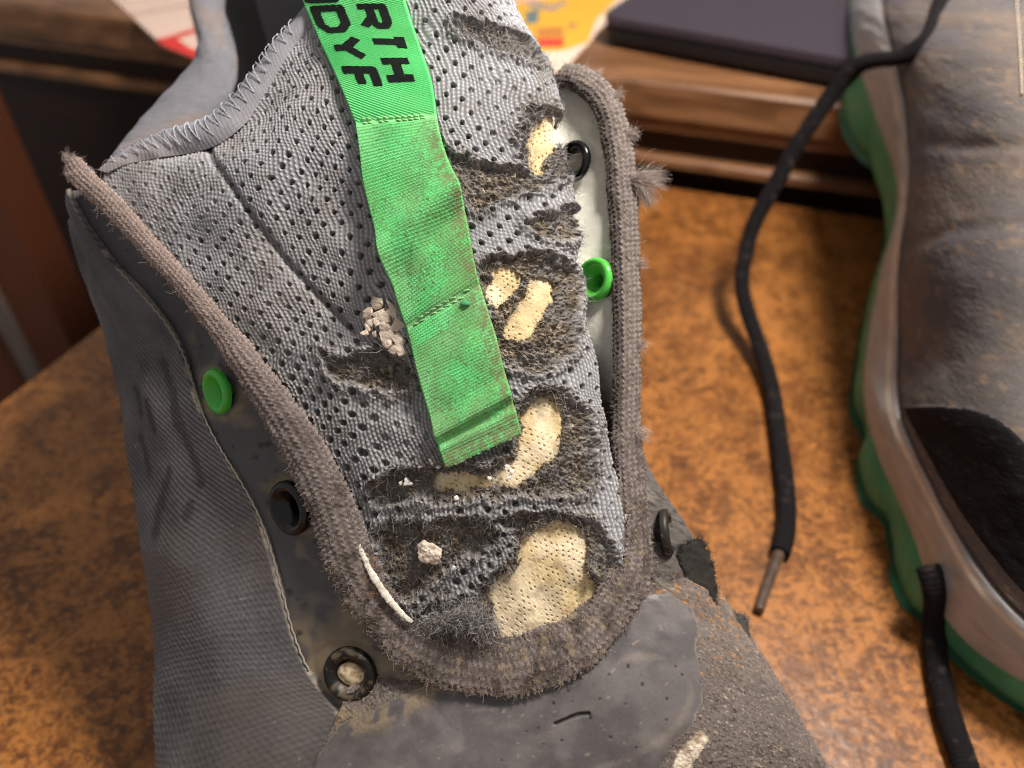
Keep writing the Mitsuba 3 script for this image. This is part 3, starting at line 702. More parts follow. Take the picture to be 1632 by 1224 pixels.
col = np.broadcast_to(C(100, 97, 98), vv.shape + (3,)) * (.30 + .95 * tex)[..., None] * (.62 + .76 * N2(vv, uu, .10, 94, 3))[..., None]
col = lerp(col, C(112, 100, 94), ss(.5, .75, N2(vv, uu, .07, 95, 2)) * .4 * lowr)
streak = line_field([np.array(q) for q in ([(49.5,26.5),(56.8,25.2),(66.1,27.2)],[(58,23.7),(67.8,25.6),(73.7,26),(79.4,27.3)],[(55.5,40.2),(60.4,40.8)],[(66.1,44.2),(72.8,44.6)],[(75,36.3),(80.8,42),(87.4,47.3)],[(83,32.6),(85.9,35.2)],[(59,35.6),(64.8,36.8)])], 12, .25)(vv, uu)
streak2 = ss(.70, .10, streak / (1.5 + 2.6 * N2(vv, uu, .22, 96, 2)) + 1.1 * (N2(vv, uu, .55, 97, 3) - .5))
col = lerp(col, C(48, 47, 50), streak2 * .6)
col = lerp(col, C(158, 146, 130), np.exp(-((du - .45 + .4 * (N2(vv, uu, .8, 98) - .5)) / .32) ** 2) * ss(.38, .55, N2(vv, uu * 0, .35, 99, 2)) * .8)
col = lerp(col, C(170, 165, 160), ss(.86, .9, N2(vv, uu, .9, 100)) * .4)
wall = drop(QUARTER, np.linspace(0, QUARTER.L, 160), np.full(160, QUARTER.W), np.array([5., 0.]), 24)
wall[0] = (P0 + Nn * hh[..., None])[np.linspace(0, len(vv) - 1, 160).astype(int), -1]
add('worn_shoe__quarter', *cat([((P0 + Nn * hh[..., None]), grid_faces(*vv.shape), col.reshape(-1, 3)), (wall, grid_faces(24, 160), C(70, 69, 72))]), 'cloth',
    label='worn dark grey ribbed cloth of the left side')
n = 150
v = np.linspace(.12, .70, n) * QUARTER.L
p = QUARTER.at(v, np.full(n, SEAM_U + .15)) + QUARTER.frame(v, np.full(n, SEAM_U))[0] * (.28 + .18 * np.sin(np.arange(n) * 1.9))[:, None]
Vt, Ft = round_tube(p, .22, 6)
add('worn_shoe__edge_thread', Vt, Ft, C(150, 142, 132), 'cloth', label='pale edge thread between eyestay and quarter cloth')

# ---- toe end: matted suede, and the smooth overlay glued on it
vv, uu, P0, Nn = VAMP.grid(.24)
grain, big, fg = N2(vv, uu, 1.4, 101, 3), N2(vv, uu, .09, 102, 3), N2(vv, uu, 3.1, 106, 2)
hh = (grain - .5) * .42 + (fg - .5) * .35 + (big - .5) * 2.0 - 1.2 * (1 - ss(0, 2.5, vv))
col = np.broadcast_to(C(114, 104, 99), vv.shape + (3,)) * (.42 + .45 * grain + .6 * fg)[..., None] * (.8 + .4 * big)[..., None]
col = lerp(col, C(46, 41, 40), ss(.60, .74, N2(vv, uu, 1.1, 103, 2)) * .7)
col = lerp(col, C(188, 172, 154), ss(.66, .80, N2(vv, uu, 2.2, 104, 2)) * .7)
col = lerp(col, C(176, 122, 66), ss(26, 8, vv) * ss(.58, .7, N2(vv, uu, 1.0, 105, 2)) * ss(.55, .7, uu / VAMP.W) * .9)
pale = Field([roller(np.array([(27.9,83.2),(29.6,84.7),(32.1,82.3),(34.7,78.7),(35.1,75.5),(31.1,77.5),(28.9,80.6)]))], 8, .2)(vv, uu) + (N2(vv, uu, .9, 107, 2) - .5) * 1.6
pale = ss(-.1, .5, pale)
col = lerp(col, lerp(np.broadcast_to(C(226, 210, 188), col.shape), C(150, 128, 104), ss(.45, .7, N2(vv, uu, .8, 108, 2)) * .8), pale)
grime = line_field([np.array([(8.4,0.3),(10.4,9.7),(7.3,17.9),(2.3,27.8)])], 12, .25)(vv, uu)
grime = np.exp(-(grime / 2.4) ** 2) * ss(.35, .6, N2(vv, uu, .5, 109, 3))
col = lerp(col, C(158, 138, 108), grime * .75)
side = drop(VAMP, np.linspace(0, VAMP.L, 120), np.full(120, VAMP.W), np.array([-3., 0.]), 20)
front = drop(VAMP, np.full(120, VAMP.L), np.linspace(0, VAMP.W, 120), np.array([0., 4.]), 12)
SUEDE = P0 + Nn * hh[..., None]; vv_v, uu_v = vv, uu
side[0] = SUEDE[np.linspace(0, len(vv) - 1, 120).astype(int), -1]
add('worn_shoe__vamp', *cat([(SUEDE, grid_faces(*vv.shape), col.reshape(-1, 3)), (side, grid_faces(20, 120), C(98, 90, 86)), (front, grid_faces(12, 120), C(98, 90, 86))]), 'cloth',
    label='matted grey brown suede of the toe end')
OVER = np.array([(10.1,2.3),(6.6,12.6),(1.9,24.7),(0.6,38.8),(2.4,51.5),(1.8,63.6),(0.5,73.5),(0,82.7),(1.4,91),(4.4,97.4),(8,96.7),(15.1,89.8),(21.3,87.6),(26.1,84),(28.2,78.9),(31.2,73.7),(40.7,70.9),(56,65.8),(44.5,2),(29.8,0),(18.5,0)])
of = Field([roller(OVER)], 12, .25, .8)(vv, uu) + (N2(vv, uu, .8, 111, 2) - .5) * .8
ridge = line_field([np.array([(7.1,34),(7.1,51.4),(9,69.1),(11.8,77.6),(16,83),(21,84.5),(25,79.9),(26.6,72.3),(26.4,65.6),(29.3,55.1)])], 12, .25)(vv, uu)
inside2 = Field([roller(np.array([(7.1,34),(7.1,51.4),(9,69.1),(11.8,77.6),(16,83),(21,84.5),(25,79.9),(26.6,72.3),(26.4,65.6),(35,54.7),(31.7,32.2),(17,21.5)]))], 12, .25, .8)(vv, uu)
slit = line_field([np.array([(14.4,55.6),(14.3,58.5),(14.6,61.2),(15.4,63.3)])], 8, .1)(vv, uu) + .12 * (N2(vv, uu, 1.5, 117) - .3)
pits = np.full(vv.shape, 9.)
for pv, pu, pr in zip(*(lambda q: (q[:, 0], q[:, 1], np.resize([.42, .26, .5, .22, .34], len(q))))(np.array([(9.1,60.1),(11.6,60.5),(10.1,56.2),(14.1,49),(14.1,51.8),(21.4,66),(13.9,66.4),(16.1,75.6),(17.4,71),(20.4,79.2),(11.1,69.9),(8.1,60.8),(12,74.3),(16.3,83.7),(23.6,77.6),(18.2,56.3),(25.4,70.2),(16.2,63.3),(17.9,52.4),(19.6,43.5),(18,84.2)]))):
    pits = np.minimum(pits, np.hypot(vv - pv + .35 * (N2(vv, uu, 1.6, 118) - .5), (uu - pu) * (.6 + pr)) / pr)
pit = 1 - ss(.5, 1.1, pits)
sl = np.exp(-(slit / .26) ** 2)
hh2 = hh * .06 + (big - .5) * 1.7 + .30 * ss(.0, 2.2, of) + .30 + .10 * ss(-2., 2., inside2) - .5 * sl - .12 * pit + .06 * (N2(vv, uu, 2., 112, 2) - .5)
smear = N2(vv, uu * .5, .25, 113, 3)
col = np.broadcast_to(C(106, 100, 100), vv.shape + (3,)) * (.85 + .3 * N2(vv, uu, .14, 114, 3))[..., None]
col = lerp(col, C(80, 77, 78), ss(.42, .66, N2(vv, uu, .16, 115, 3)) * .6)
col = lerp(col, C(146, 134, 124), ss(.56, .9, smear) * .3 + .35 * np.exp(-(ridge / .6) ** 2) * ss(.4, .6, smear))
col = lerp(col, C(150, 138, 124), (1 - ss(.1, .9, of)) * ss(.3, .6, N2(vv, uu, .3, 128, 2)) * .7)
col = col * (.90 + .2 * N2(vv, uu, 2.8, 119, 2))[..., None]
col = lerp(col, C(150, 132, 106), grime * .7); hh2 += grime * .3 * (N2(vv, uu, 1.2, 129, 2) - .3)
speck = ss(.68, .78, N2(vv, uu, 1.3, 120, 2)) * ss(.4, .6, N2(vv, uu, .16, 126))
col = lerp(col, C(70, 66, 66), speck * .5)
col = lerp(col, C(176, 160, 138), ss(.70, .82, N2(vv, uu * .6, 1.1, 127, 2)) * .35)
col = lerp(col, C(34, 30, 31), np.clip(sl * 1.1 + pit * .75, 0, 1))
of = np.where(pale > .3, -1, of); over = of > 0
add('worn_shoe__toe_overlay', (P0 + Nn * hh2[..., None]).reshape(-1, 3), grid_faces(*vv.shape, over[:-1, :-1] & over[1:, 1:] & over[1:, :-1] & over[:-1, 1:]), col.reshape(-1, 3), 'synthetic',
    label='smooth scuffed grey overlay with a small slit')

# ---- right side: the flap's pale felt inside and its dark outside
vv, uu, P0, Nn = FLAP.grid(.3)
t = uu / FLAP.W
felt = N2(vv, uu, 1.6, 121, 2)
hh = (felt - .5) * .15 + (N2(vv, uu, .12, 122, 2) - .5) * .9
FELT, DK = C(242, 238, 224), C(96, 90, 87)
lowf = ss(.50, .62, vv / FLAP.L + .08 * (N2(vv, uu, .2, 123, 2) - .5))
col = lerp(np.broadcast_to(FELT, vv.shape + (3,)) * (.86 + .22 * felt)[..., None], DK * .9, lowf)
col = lerp(col, DK, ss(.58, .66, t))
col = lerp(col, C(160, 154, 138), ss(.5, .8, N2(vv, uu, .2, 124, 2)) * .35)
hh += lowf * (N2(vv, uu, .9, 125, 3) - .5) * 1.6
d_fl = np.full(vv.shape, 99.)
for ev, eu in [(45.5,7.2)]:
    d_fl = np.minimum(d_fl, np.hypot(vv - ev, uu - eu))
out_ = drop(FLAP, np.linspace(0, FLAP.L, 100), np.full(100, FLAP.W), np.array([-4., 6.]), 18)
add('worn_shoe__right_flap', *cat([((P0 + Nn * hh[..., None]), grid_faces(*vv.shape, (d_fl > 4.3)[:-1, :-1]), col.reshape(-1, 3)), (out_, grid_faces(18, 100), C(72, 70, 74))]), 'cloth',
    label='right eyelet flap with its pale felt inside showing')

# ---- fuzzy terry binding all round the throat
bp = np.array([(-99.3,167.6,127.7),(-96.5,164.4,126.3),(-90.3,159.5,123.8),(-81.4,151.6,119.1),(-71.8,142.9,114.4),(-63.4,134.9,109.5),(-55.2,126.1,104),(-48.4,118.8,98.8),(-41.7,111,92.2),(-36.4,103.4,85.3),(-32.7,96.2,78.4),(-28.1,90.1,72.1),(-21,84.9,66.9),(-11.3,81.2,64.8),(-2,80,65),(7.9,81.6,66.8),(16.7,86.5,70),(23.3,93.3,73.9),(25.2,100.9,78.3),(24.8,109.6,83.8),(24.6,118.7,89.4),(25,129.5,97.6),(25.3,140.5,106.1),(25.3,151.7,115),(24.9,163.1,124.2),(23.8,172.2,131.8),(21.2,179.9,137.6),(16.6,185.5,140),(11.9,190.3,139.4)])
bw = np.array([19, 20, 19, 17, 17, 19, 25, 31, 34, 36, 36, 34, 34, 37, 38, 37, 35, 31, 26, 23, 23, 23, 24, 25, 26, 26, 27, 27, 24]) / 8.0
nb = 1500
bc = curve(np.c_[bp, bw], nb)
BP, BW = bc[:, :3], bc[:, 3]
sb = np.concatenate([[0], np.cumsum(np.linalg.norm(np.diff(BP, axis=0), axis=1))])
tb_ = sb / sb[-1]
BN = np.tile([-.05, -.68, .73], (nb, 1)); BN[:, 0] += -.30 * (1 - ss(.2, .45, tb_)) + .35 * ss(.55, .75, tb_); BN /= np.linalg.norm(BN, axis=1, keepdims=True)
mb = 72
th = np.arange(mb) * 2 * np.pi / mb
S2, TH = np.meshgrid(sb, th, indexing='ij')
wob = np.stack([S2, np.cos(TH) * 4, np.sin(TH) * 4], -1)
arc = TH / (2 * np.pi) * 15
loops = (.5 + .5 * np.cos(2 * np.pi * (S2 / 1.15 + .35 * np.floor(arc / 1.0)))) * (.5 + .5 * np.cos(2 * np.pi * arc / 1.0))
lump = N3(wob, .16, 131, 3) - .5
rr = 1 + (.46 + .35 * np.exp(-((tb_ - .5) / .10) ** 2))[:, None] * lump + .20 * loops + .26 * (N3(wob, 1.1, 132, 2) - .5) + .10 * (N3(wob, 2.6, 136) - .5)
thick = np.minimum(.56 * BW, 2.4 - .7 * ss(.12, .22, tb_) * (1 - ss(.6, .7, tb_))) * (1 - .52 * np.exp(-((tb_ - .5) / .13) ** 2))
prof = np.stack([BW[:, None] * np.cos(TH) * rr, thick[:, None] * (np.sin(TH) * rr - .25)], -1)
BV = sweep(BP, BN, prof)
base = lerp(lerp(np.broadcast_to(C(168, 148, 140), (nb, 3)), C(138, 126, 122), ss(.08, .30, tb_)), C(140, 128, 122), ss(.62, .75, tb_))
bcol = base[:, None] * (.30 + .62 * loops + .48 * N3(wob, 1.3, 133, 2))[..., None]
bcol = lerp(bcol, C(62, 53, 47), ss(.42, .68, N3(wob, .38, 134, 3)) * .7 * ss(.2, .35, tb_)[:, None] * (1 - ss(.65, .8, tb_))[:, None])
bcol = lerp(bcol, C(172, 150, 118), ss(.60, .78, N3(wob, .8, 135, 2)) * .45 * np.exp(-((tb_ - .52) / .16) ** 2)[:, None])
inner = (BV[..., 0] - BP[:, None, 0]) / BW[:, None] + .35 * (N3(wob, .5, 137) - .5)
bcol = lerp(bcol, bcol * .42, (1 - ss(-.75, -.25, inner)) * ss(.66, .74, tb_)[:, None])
BCOL = bcol
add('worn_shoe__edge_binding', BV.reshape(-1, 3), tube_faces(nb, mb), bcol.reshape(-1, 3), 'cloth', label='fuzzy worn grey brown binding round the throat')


# ---- green pull tab sewn down the middle of the tongue
TAB = Surf([
    [(-50.9,202.3,161.7),(-41.5,194.6,164.1),(-32.8,188.6,166),(-25.2,185.4,167.1)],
    [(-47,191.3,155.5),(-37.9,184.4,157.8),(-29.4,178.6,159.7),(-22,175.8,160.7)],
    [(-40,173.7,151),(-32.1,168.5,152.8),(-24.8,165.8,153.8),(-18.1,164.5,154.2)],
    [(-34.4,160.4,147.3),(-27.9,158.1,148.4),(-21.5,156.8,149.1),(-15.4,156.3,149.4)],
    [(-30.7,151.7,142.4),(-25.3,151.2,143.6),(-19.7,151,144.6),(-14.5,151.4,145.4)],
    [(-29.2,145,136),(-23.7,145,137.8),(-18.1,145.3,139.4),(-12.8,146.2,140.7)],
    [(-26.5,137.2,129.3),(-21,137.8,131.7),(-15.4,138.9,133.9),(-10.1,140.9,135.5)],
    [(-23.8,130.2,123),(-18.6,131.4,125.7),(-13.3,133,128.1),(-8.3,135.3,130.1)],
    [(-20.7,123.3,116),(-16,124.8,118.9),(-11.1,126.7,121.6),(-6.5,129,123.8)],
    [(-18.4,117.5,109.8),(-13.3,118.3,112),(-8.1,119.5,114),(-3.1,121.2,115.4)],
    [(-15.8,111.1,103.3),(-10.9,112.5,105.7),(-6,114.1,107.9),(-1.2,116.1,109.7)],
    [(-14.1,106.9,99),(-9.1,108.2,101.1),(-4.1,109.7,103),(0.7,111.7,104.5)],
    [(-12.4,104.1,95.8),(-7.6,105.2,97.8),(-2.8,106.7,99.5),(1.9,108.5,100.7)]])
CR = 22
vv, uu, P0, Nn = TAB.grid(.155)
w_, l_ = uu / TAB.W, vv / TAB.L
bars = np.array([(47.8,10.6),(86.1,10.4),(112.8,9)])[:, 0]
BAR1, BAR2, HEM = bars
slope = (w_ - .5) * 1.2
row, colm = (vv + slope * .0) / .62, uu / .66
twill = .5 + .5 * np.cos(2 * np.pi * (row - colm * .5))
rib = .5 + .5 * np.cos(2 * np.pi * row)
pickk = rib * (.5 + .5 * np.cos(2 * np.pi * (colm + .5 * np.floor(row))))
sat = 1 - ss(BAR1 - 1, BAR1 + 1, vv)
weave = sat * twill + (1 - sat) * (.45 * rib + .55 * pickk)
wavy = (N2(vv, uu, .11, 201, 2) - .5) * 1.6
barf = [np.exp(-((vv - bb - slope) / .75) ** 2) for bb in bars]
hh = .55 + .9 * np.sin(np.pi * np.clip((vv - BAR1) / (BAR2 - BAR1), 0, 1)) ** .7 * 1.5 + .6 * np.sin(np.pi * np.clip((vv - BAR2) / (HEM - BAR2), 0, 1)) + wavy * .5
fold = (vv - (BAR1 + (BAR2 - BAR1) * .66) + slope * 5)
hh += -2.3 * np.exp(-(fold / 2.6) ** 2) * (.5 + .5 * N2(vv, uu, .15, 202)) + .7 * np.exp(-((fold + 5) / 3) ** 2)
hh += 2.3 * ss(-10, -1.2, fold) * (1 - ss(-1.2, 2.6, fold)) * (.55 + .9 * N2(uu, vv * 0, .14, 212))
hem_f = (vv - HEM + 3.4 + slope * .5)
hh += 1.3 * ss(-6, -1.4, hem_f) * (1 - ss(-1.4, .9, hem_f)) - .45 * np.exp(-(hem_f / 1.0) ** 2) + .7 * ss(.6, 1.8, hem_f)
hh += .16 * weave - .35 * (barf[0] + barf[1]) - .15 * barf[2]
edge = np.minimum(uu, TAB.W - uu)
hh -= .8 * (1 - ss(0, .5, edge))
fray = N2(vv * 0 + 1, uu, 1.3, 203, 2)
GREEN, GLIT, GDK = C(100, 236, 134), C(168, 250, 172), C(58, 196, 104)
col = lerp(np.broadcast_to(GREEN, vv.shape + (3,)), GLIT, .25 + .5 * ss(.35, .75, N2(vv, uu, .10, 204, 3)) * (1 - .6 * sat)) * (.46 + .68 * weave)[..., None]
spk = ss(.60, .70, N2(vv, uu, 4.2, 210)) * ss(.12, .5, l_ + .25 * (w_ - .5) + .5 * (N2(vv, uu, .16, 211, 2) - .5)) * (1 - sat)
col = lerp(col, C(78, 60, 36), spk * .7)
col = lerp(col, GDK, .35 * sat * ss(.3, .8, l_ * 4))
dirt = ss(.36, .56, N2(vv * .8, uu, 3.6, 205, 2) * .6 + .4 * pickk * rng.uniform(.6, 1.2, vv.shape)) * ss(.36, .66, N2(vv, uu, .14, 206, 2) + .18 * (w_ - .4) + .12 * ss(.45, .6, l_)) * (1 - .8 * sat)
col = lerp(col, C(92, 70, 42), dirt * .62)
col = lerp(col, C(110, 190, 104), .3 * ss(.45, .7, N2(vv, uu, .2, 207, 3)) * (1 - sat * .5))
col = lerp(col, C(112, 132, 88), .42 * ss(.42, .66, N2(vv, uu, .26, 213, 3)) * ss(.4, .7, l_))
grub = np.exp(-((w_ - .93) / .10) ** 2) * ss(BAR1 - 3, BAR1 + 6, vv) * ss(.35, .6, N2(vv, uu, 1.2, 208, 2))
col = lerp(col, C(120, 112, 80), grub * .7)
th_ = barf[0] * (1 - ss(.88, .93, w_)) * ss(.08, .12, w_)
col = lerp(col, C(168, 232, 160), th_ * .55)
col = lerp(col, C(150, 196, 140), barf[1] * .5 * (w_ < .75))
col = lerp(col, C(120, 120, 86), ss(HEM - 2.5, HEM, vv + slope) * ss(.35, .6, N2(vv, uu, 1.1, 209, 2)) * .75)
endv = vv + (fray - .5) * 1.1 < TAB.L - .7
Vt = P0 + Nn * hh[..., None]
TABH = RectBivariateSpline(vv[::3, 0], uu[0, ::3], hh[::3, ::3], kx=1, ky=1)
side = [Vt - Nn * 1.0]
kp = endv[:-1, :-1]
f = grid_faces(*vv.shape, kp)
# under side and its edges, so that the tab is a real band
Vb = Vt - Nn * .75
cols = col.reshape(-1, 3)
nr, nc = vv.shape
i = np.arange(nr * nc).reshape(nr, nc)
lastr = int(nr * .985)
e1 = np.concatenate([np.stack([i[:lastr - 1, k], i[1:lastr, k], i[1:lastr, k] + nr * nc, i[:lastr - 1, k] + nr * nc], -1) for k in (0, nc - 1)])
ef = np.vstack([e1[:, [0, 1, 2]], e1[:, [0, 2, 3]]])
coarse = np.unique(np.concatenate([np.arange(0, nr, 6), [nr - 1]]))
add('worn_shoe__pull_tab', np.vstack([Vt.reshape(-1, 3), Vb.reshape(-1, 3)]), np.vstack([f, ef]), np.vstack([cols, cols * .8]), 'cloth', label='bright green woven pull tab with black lettering, sewn on the tongue')


def on_tab(v, u, lift):
    p, n = TAB.at(v, u), TAB.frame(v, u)[0]
    return p + n * (TABH.ev(v, u) + lift)[..., None]


# loose yarn ends along the tab's hem and selvedges
nf = 420
tv = np.concatenate([np.full(220, TAB.L - 1.0) - rng.random(220) * .8, rng.uniform(.15, .98, nf - 220) * TAB.L])
tu = np.concatenate([rng.uniform(.02, .98, 220) * TAB.W, np.where(rng.random(nf - 220) < .5, .15, TAB.W - .15)])
dv, du_ = TAB.frame(tv, tu)[1], TAB.frame(tv, tu)[2]
sg = np.where(tu < TAB.W / 2, -1, 1)[:, None]
d_ = np.concatenate([dv[:220], (du_ * sg)[220:]]); d_ /= np.linalg.norm(d_, axis=1, keepdims=True)
add('worn_shoe__pull_tab__loose_yarn', *fibres(on_tab(tv, tu, np.full(nf, -.1)), d_ + rand_dirs(nf) * .7, rng.uniform(.3, 1.1, nf), .035, pick([C(90, 200, 120), C(130, 180, 120), C(120, 116, 84)], nf), 1.), 'cloth', kind='stuff')

# lettering: heavy square capitals woven in black; two lines that read down the tab
def glyph(ch):
    w = .27
    L = {
        'O': [[(0, 0), (1, 0), (1, 1), (0, 1), (0, 0)]],
        'D': [[(0, 0), (.72, 0), (1, .26), (1, .74), (.72, 1), (0, 1), (0, 0)]],
        'Y': [[(0, 1), (.5, .48), (1, 1)], [(.5, .5), (.5, 0)]],
        'F': [[(0, 0), (0, 1), (1, 1)], [(0, .50), (.85, .50)]],
        'R': [[(0, 0), (0, 1), (.78, 1), (1, .86), (1, .60), (.78, .46), (0, .46)], [(.52, .46), (1, 0)]],
        'T': [[(0, 1), (1, 1)], [(.5, 1), (.5, 0)]],
        'H': [[(0, 0), (0, 1)], [(1, 0), (1, 1)], [(0, .5), (1, .5)]],
        'N': [[(0, 0), (0, 1), (1, 0), (1, 1)]],
        'B': [[(0, 0), (.75, 0), (1, .16), (1, .36), (.8, .5), (1, .64), (1, .84), (.75, 1), (0, 1), (0, 0)], [(0, .5), (.8, .5)]],
    }[ch]
    return L, w


def letter(ch, v0, v1, u0, u1):
    """Reading direction: v0 to v1 down the tab; the letter stands from u0 (foot) to u1 (head) across it."""
    L, w = glyph(ch)
    sw = w * min(abs(u1 - u0), 7.5) * .98
    hw = sw / 2
    def mp(q):
        return (v0 + hw + q[0] * (v1 - v0 - sw), u0 + hw + q[1] * (u1 - u0 - sw))
    g = shapely.union_all([LineString([mp(q) for q in s]).buffer(hw, cap_style=2, join_style=1, quad_segs=3) for s in L])
    g = g.buffer(.12).buffer(-.12)
    m = trimesh.creation.extrude_polygon(g, .12, engine='earcut') if g.geom_type == 'Polygon' else trimesh.util.concatenate([trimesh.creation.extrude_polygon(x, .12, engine='earcut') for x in g.geoms])
    for _ in range(3):
        m = m.subdivide_to_size(.55, max_iter=12) if _ == 0 else m
    q = np.array(m.vertices)
    jag = (N2(q[:, 0], q[:, 1], 2.2, 220) - .5) * .14
    p = on_tab(q[:, 0] + jag, q[:, 1] + jag, q[:, 2] + .06)
    return p, np.array(m.faces)


for ch, px in [('R', [(15.1,13.3),(23.2,13.2),(18.6,10),(18,16.2)]),('T', [(24.9,13.7),(30.2,13.5),(28.4,10.4),(26.6,17.3)]),('H', [(32.5,14.2),(39.4,14),(36.5,10.4),(35.4,17.6)]),('D', [(15.1,5.1),(24.4,4.8),(20,1.1),(19.4,8.3)]),('Y', [(25.5,6),(33.1,5.3),(30.4,2),(29.3,9.1)]),('F', [(34.8,5.8),(41.2,5.9),(38.6,1.4),(37.1,9.9)]),('O', [(5.5,13),(12.8,13.3),(9.3,9.7),(8.4,16.2)]),('N', [(0,12.3),(4.1,12.9),(1.4,9.4),(0.9,15.9)]),('O', [(7,4),(14.3,4.4),(11,0.7),(10.1,7.8)])]:
    v0, v1 = px[0][0], px[1][0]
    u0, u1 = px[2][1], px[3][1]
    p, f = letter(ch, v0, v1, u0, u1)
    cc = np.broadcast_to(C(20, 24, 22), p.shape) * (.7 + .6 * N3(p, 1.5, 221))[:, None]
    add('worn_shoe__pull_tab__letter', p, f, cc, 'cloth', smooth=False)

# bar tacks: rows of thick thread stitches across the tab
for k, (bb, c, n) in enumerate(((BAR1, C(160, 226, 154), 11), (BAR2, C(150, 190, 140), 9))):
    parts = []
    for j in range(n):
        for r_ in (-.45, .35):
            if rng.random() < (.08 if k == 0 else .3):
                continue
            u = np.linspace((.12 + .76 * j / n), (.12 + .76 * (j + .8) / n), 6) * TAB.W
            v = bb + (u / TAB.W - .5) * 1.2 + r_ + np.linspace(0, .3, 6)
            p = on_tab(v, u, np.sin(np.linspace(0, np.pi, 6)) * .22 + .02)
            a_, f_ = round_tube(p, .17, 5)
            parts.append((a_, f_, c * rng.uniform(.75, 1.05)))
    add('worn_shoe__pull_tab__stitching', *cat(parts), 'cloth', label=('upper' if k == 0 else 'worn lower') + ' stitch row across the green tab')
kn = trimesh.creation.icosphere(3, .6)
kp_ = np.array([(88.2,15.6)])[0]
kv = np.array(kn.vertices); kv = kv * (1 + .5 * (N3(kv, .9, 230, 2) - .5))[:, None] * [1.5, 1, .7] + on_tab(np.array([kp_[0]]), np.array([kp_[1]]), np.array([.2]))
add('worn_shoe__pull_tab__thread_knot', kv, np.array(kn.faces), C(70, 140, 96), 'cloth', label='dark green tangled thread knot at the end of the lower stitch row')


# ---- eyelets
def eyelet(key, p, n, R, col, bsdf, dirt=0., hole=.40, dome=.24, label=None, squash=1., seed=0):
    n = n / np.linalg.norm(n)
    x = np.cross(n, [0, 0, 1.]) if abs(n[2]) < .95 else np.cross(n, [0, 1., 0]); x /= np.linalg.norm(x)
    y = np.cross(n, x)
    k = 64
    r = np.array([1.02, 1.03, 1.0, .94, .86, .77, .68, .60, .50, hole, hole * .9, hole * .85]) * R
    z = np.array([-.10, .05, .14, .20, dome, dome * .95, .17, .06, -.08, -.24, -.40, -.55]) * R
    a = np.arange(k) * 2 * np.pi / k
    z[-1] -= .15 * R
    rad = r[:, None] * (1 + .02 * dirt * (N2(np.cos(a) * 3, np.sin(a) * 3, 1., seed) - .5))
    V = p + (rad * np.cos(a))[..., None] * x + (rad * np.sin(a))[..., None] * y * squash + z[:, None, None] * n
    i, j = np.meshgrid(np.arange(len(r) - 1), np.arange(k), indexing='ij')
    q = np.stack([i * k + j, i * k + (j + 1) % k, (i + 1) * k + (j + 1) % k, (i + 1) * k + j], -1).reshape(-1, 4)
    F = np.vstack([q[:, [0, 1, 2]], q[:, [0, 2, 3]]])
    V = V.reshape(-1, 3)
    V = V + n * (dirt * .12 * (N3(V, 1.8, seed + 1, 2) - .5))[:, None]
    cc = np.broadcast_to(col, V.shape)
    g = ss(.56, .70, N3(V, .7, seed + 2, 3)) * dirt
    cc = lerp(cc, C(128, 112, 92), g * .8)
    inner = len(r) * k
    add(key, V, F, cc, bsdf, label=label)
    d = np.stack([p + n * (-.62 * R) + (np.cos(t) * x + np.sin(t) * y) * hole * R for t in a])
    return x, y, d


def disc(ring, col, lift=None):
    c = ring.mean(0)
    V = np.vstack([ring, c if lift is None else c + lift]); k = len(ring)
    F = np.stack([np.arange(k), (np.arange(k) + 1) % k, np.full(k, k)], 1)
    return V, F


def q_frame(S, v, u):
    return S.at(v, u), S.frame(v, u)[0]


EYES = [('worn_shoe__eyelet', QUARTER, (61.2,9.8), 4.9, C(72, 178, 62), 'gloss', .25, 'bright green eyelet of the left side'),
        ('worn_shoe__eyelet', QUARTER, (90.1,7.7), 5.7, C(7, 7, 8), 'gloss', .05, 'glossy black eyelet in the middle of the left side'),
        ('worn_shoe__eyelet', QUARTER, (126.3,10.5), 5.5, C(24, 23, 23), 'synthetic', .6, 'dusty black eyelet with a cream plug, lowest of the left side'),
        ('worn_shoe__eyelet', FLAP, (45.5,7.2), 4.9, C(84, 190, 70), 'gloss', .15, 'bright green eyelet on the pale inside of the right flap'),
        ('worn_shoe__eyelet', FLAP, (17.5,4.9), 4.6, C(16, 16, 18), 'gloss', .1, 'black eyelet half hidden behind the upper right edge of the tongue'),
        ('worn_shoe__eyelet', FLAP, (104.1,14.2), 4.9, C(40, 36, 33), 'synthetic', .8, 'worn dusty eyelet at the foot of the right side')]
tilt = [(-0.42, -0.12, -0.22), (-0.3, -0.08, -0.16), (0, 0, 0), (-0.5, -0.1, 0.0), (-0.6, -0.2, 0.0), (1.1, 0.15, -0.2)]
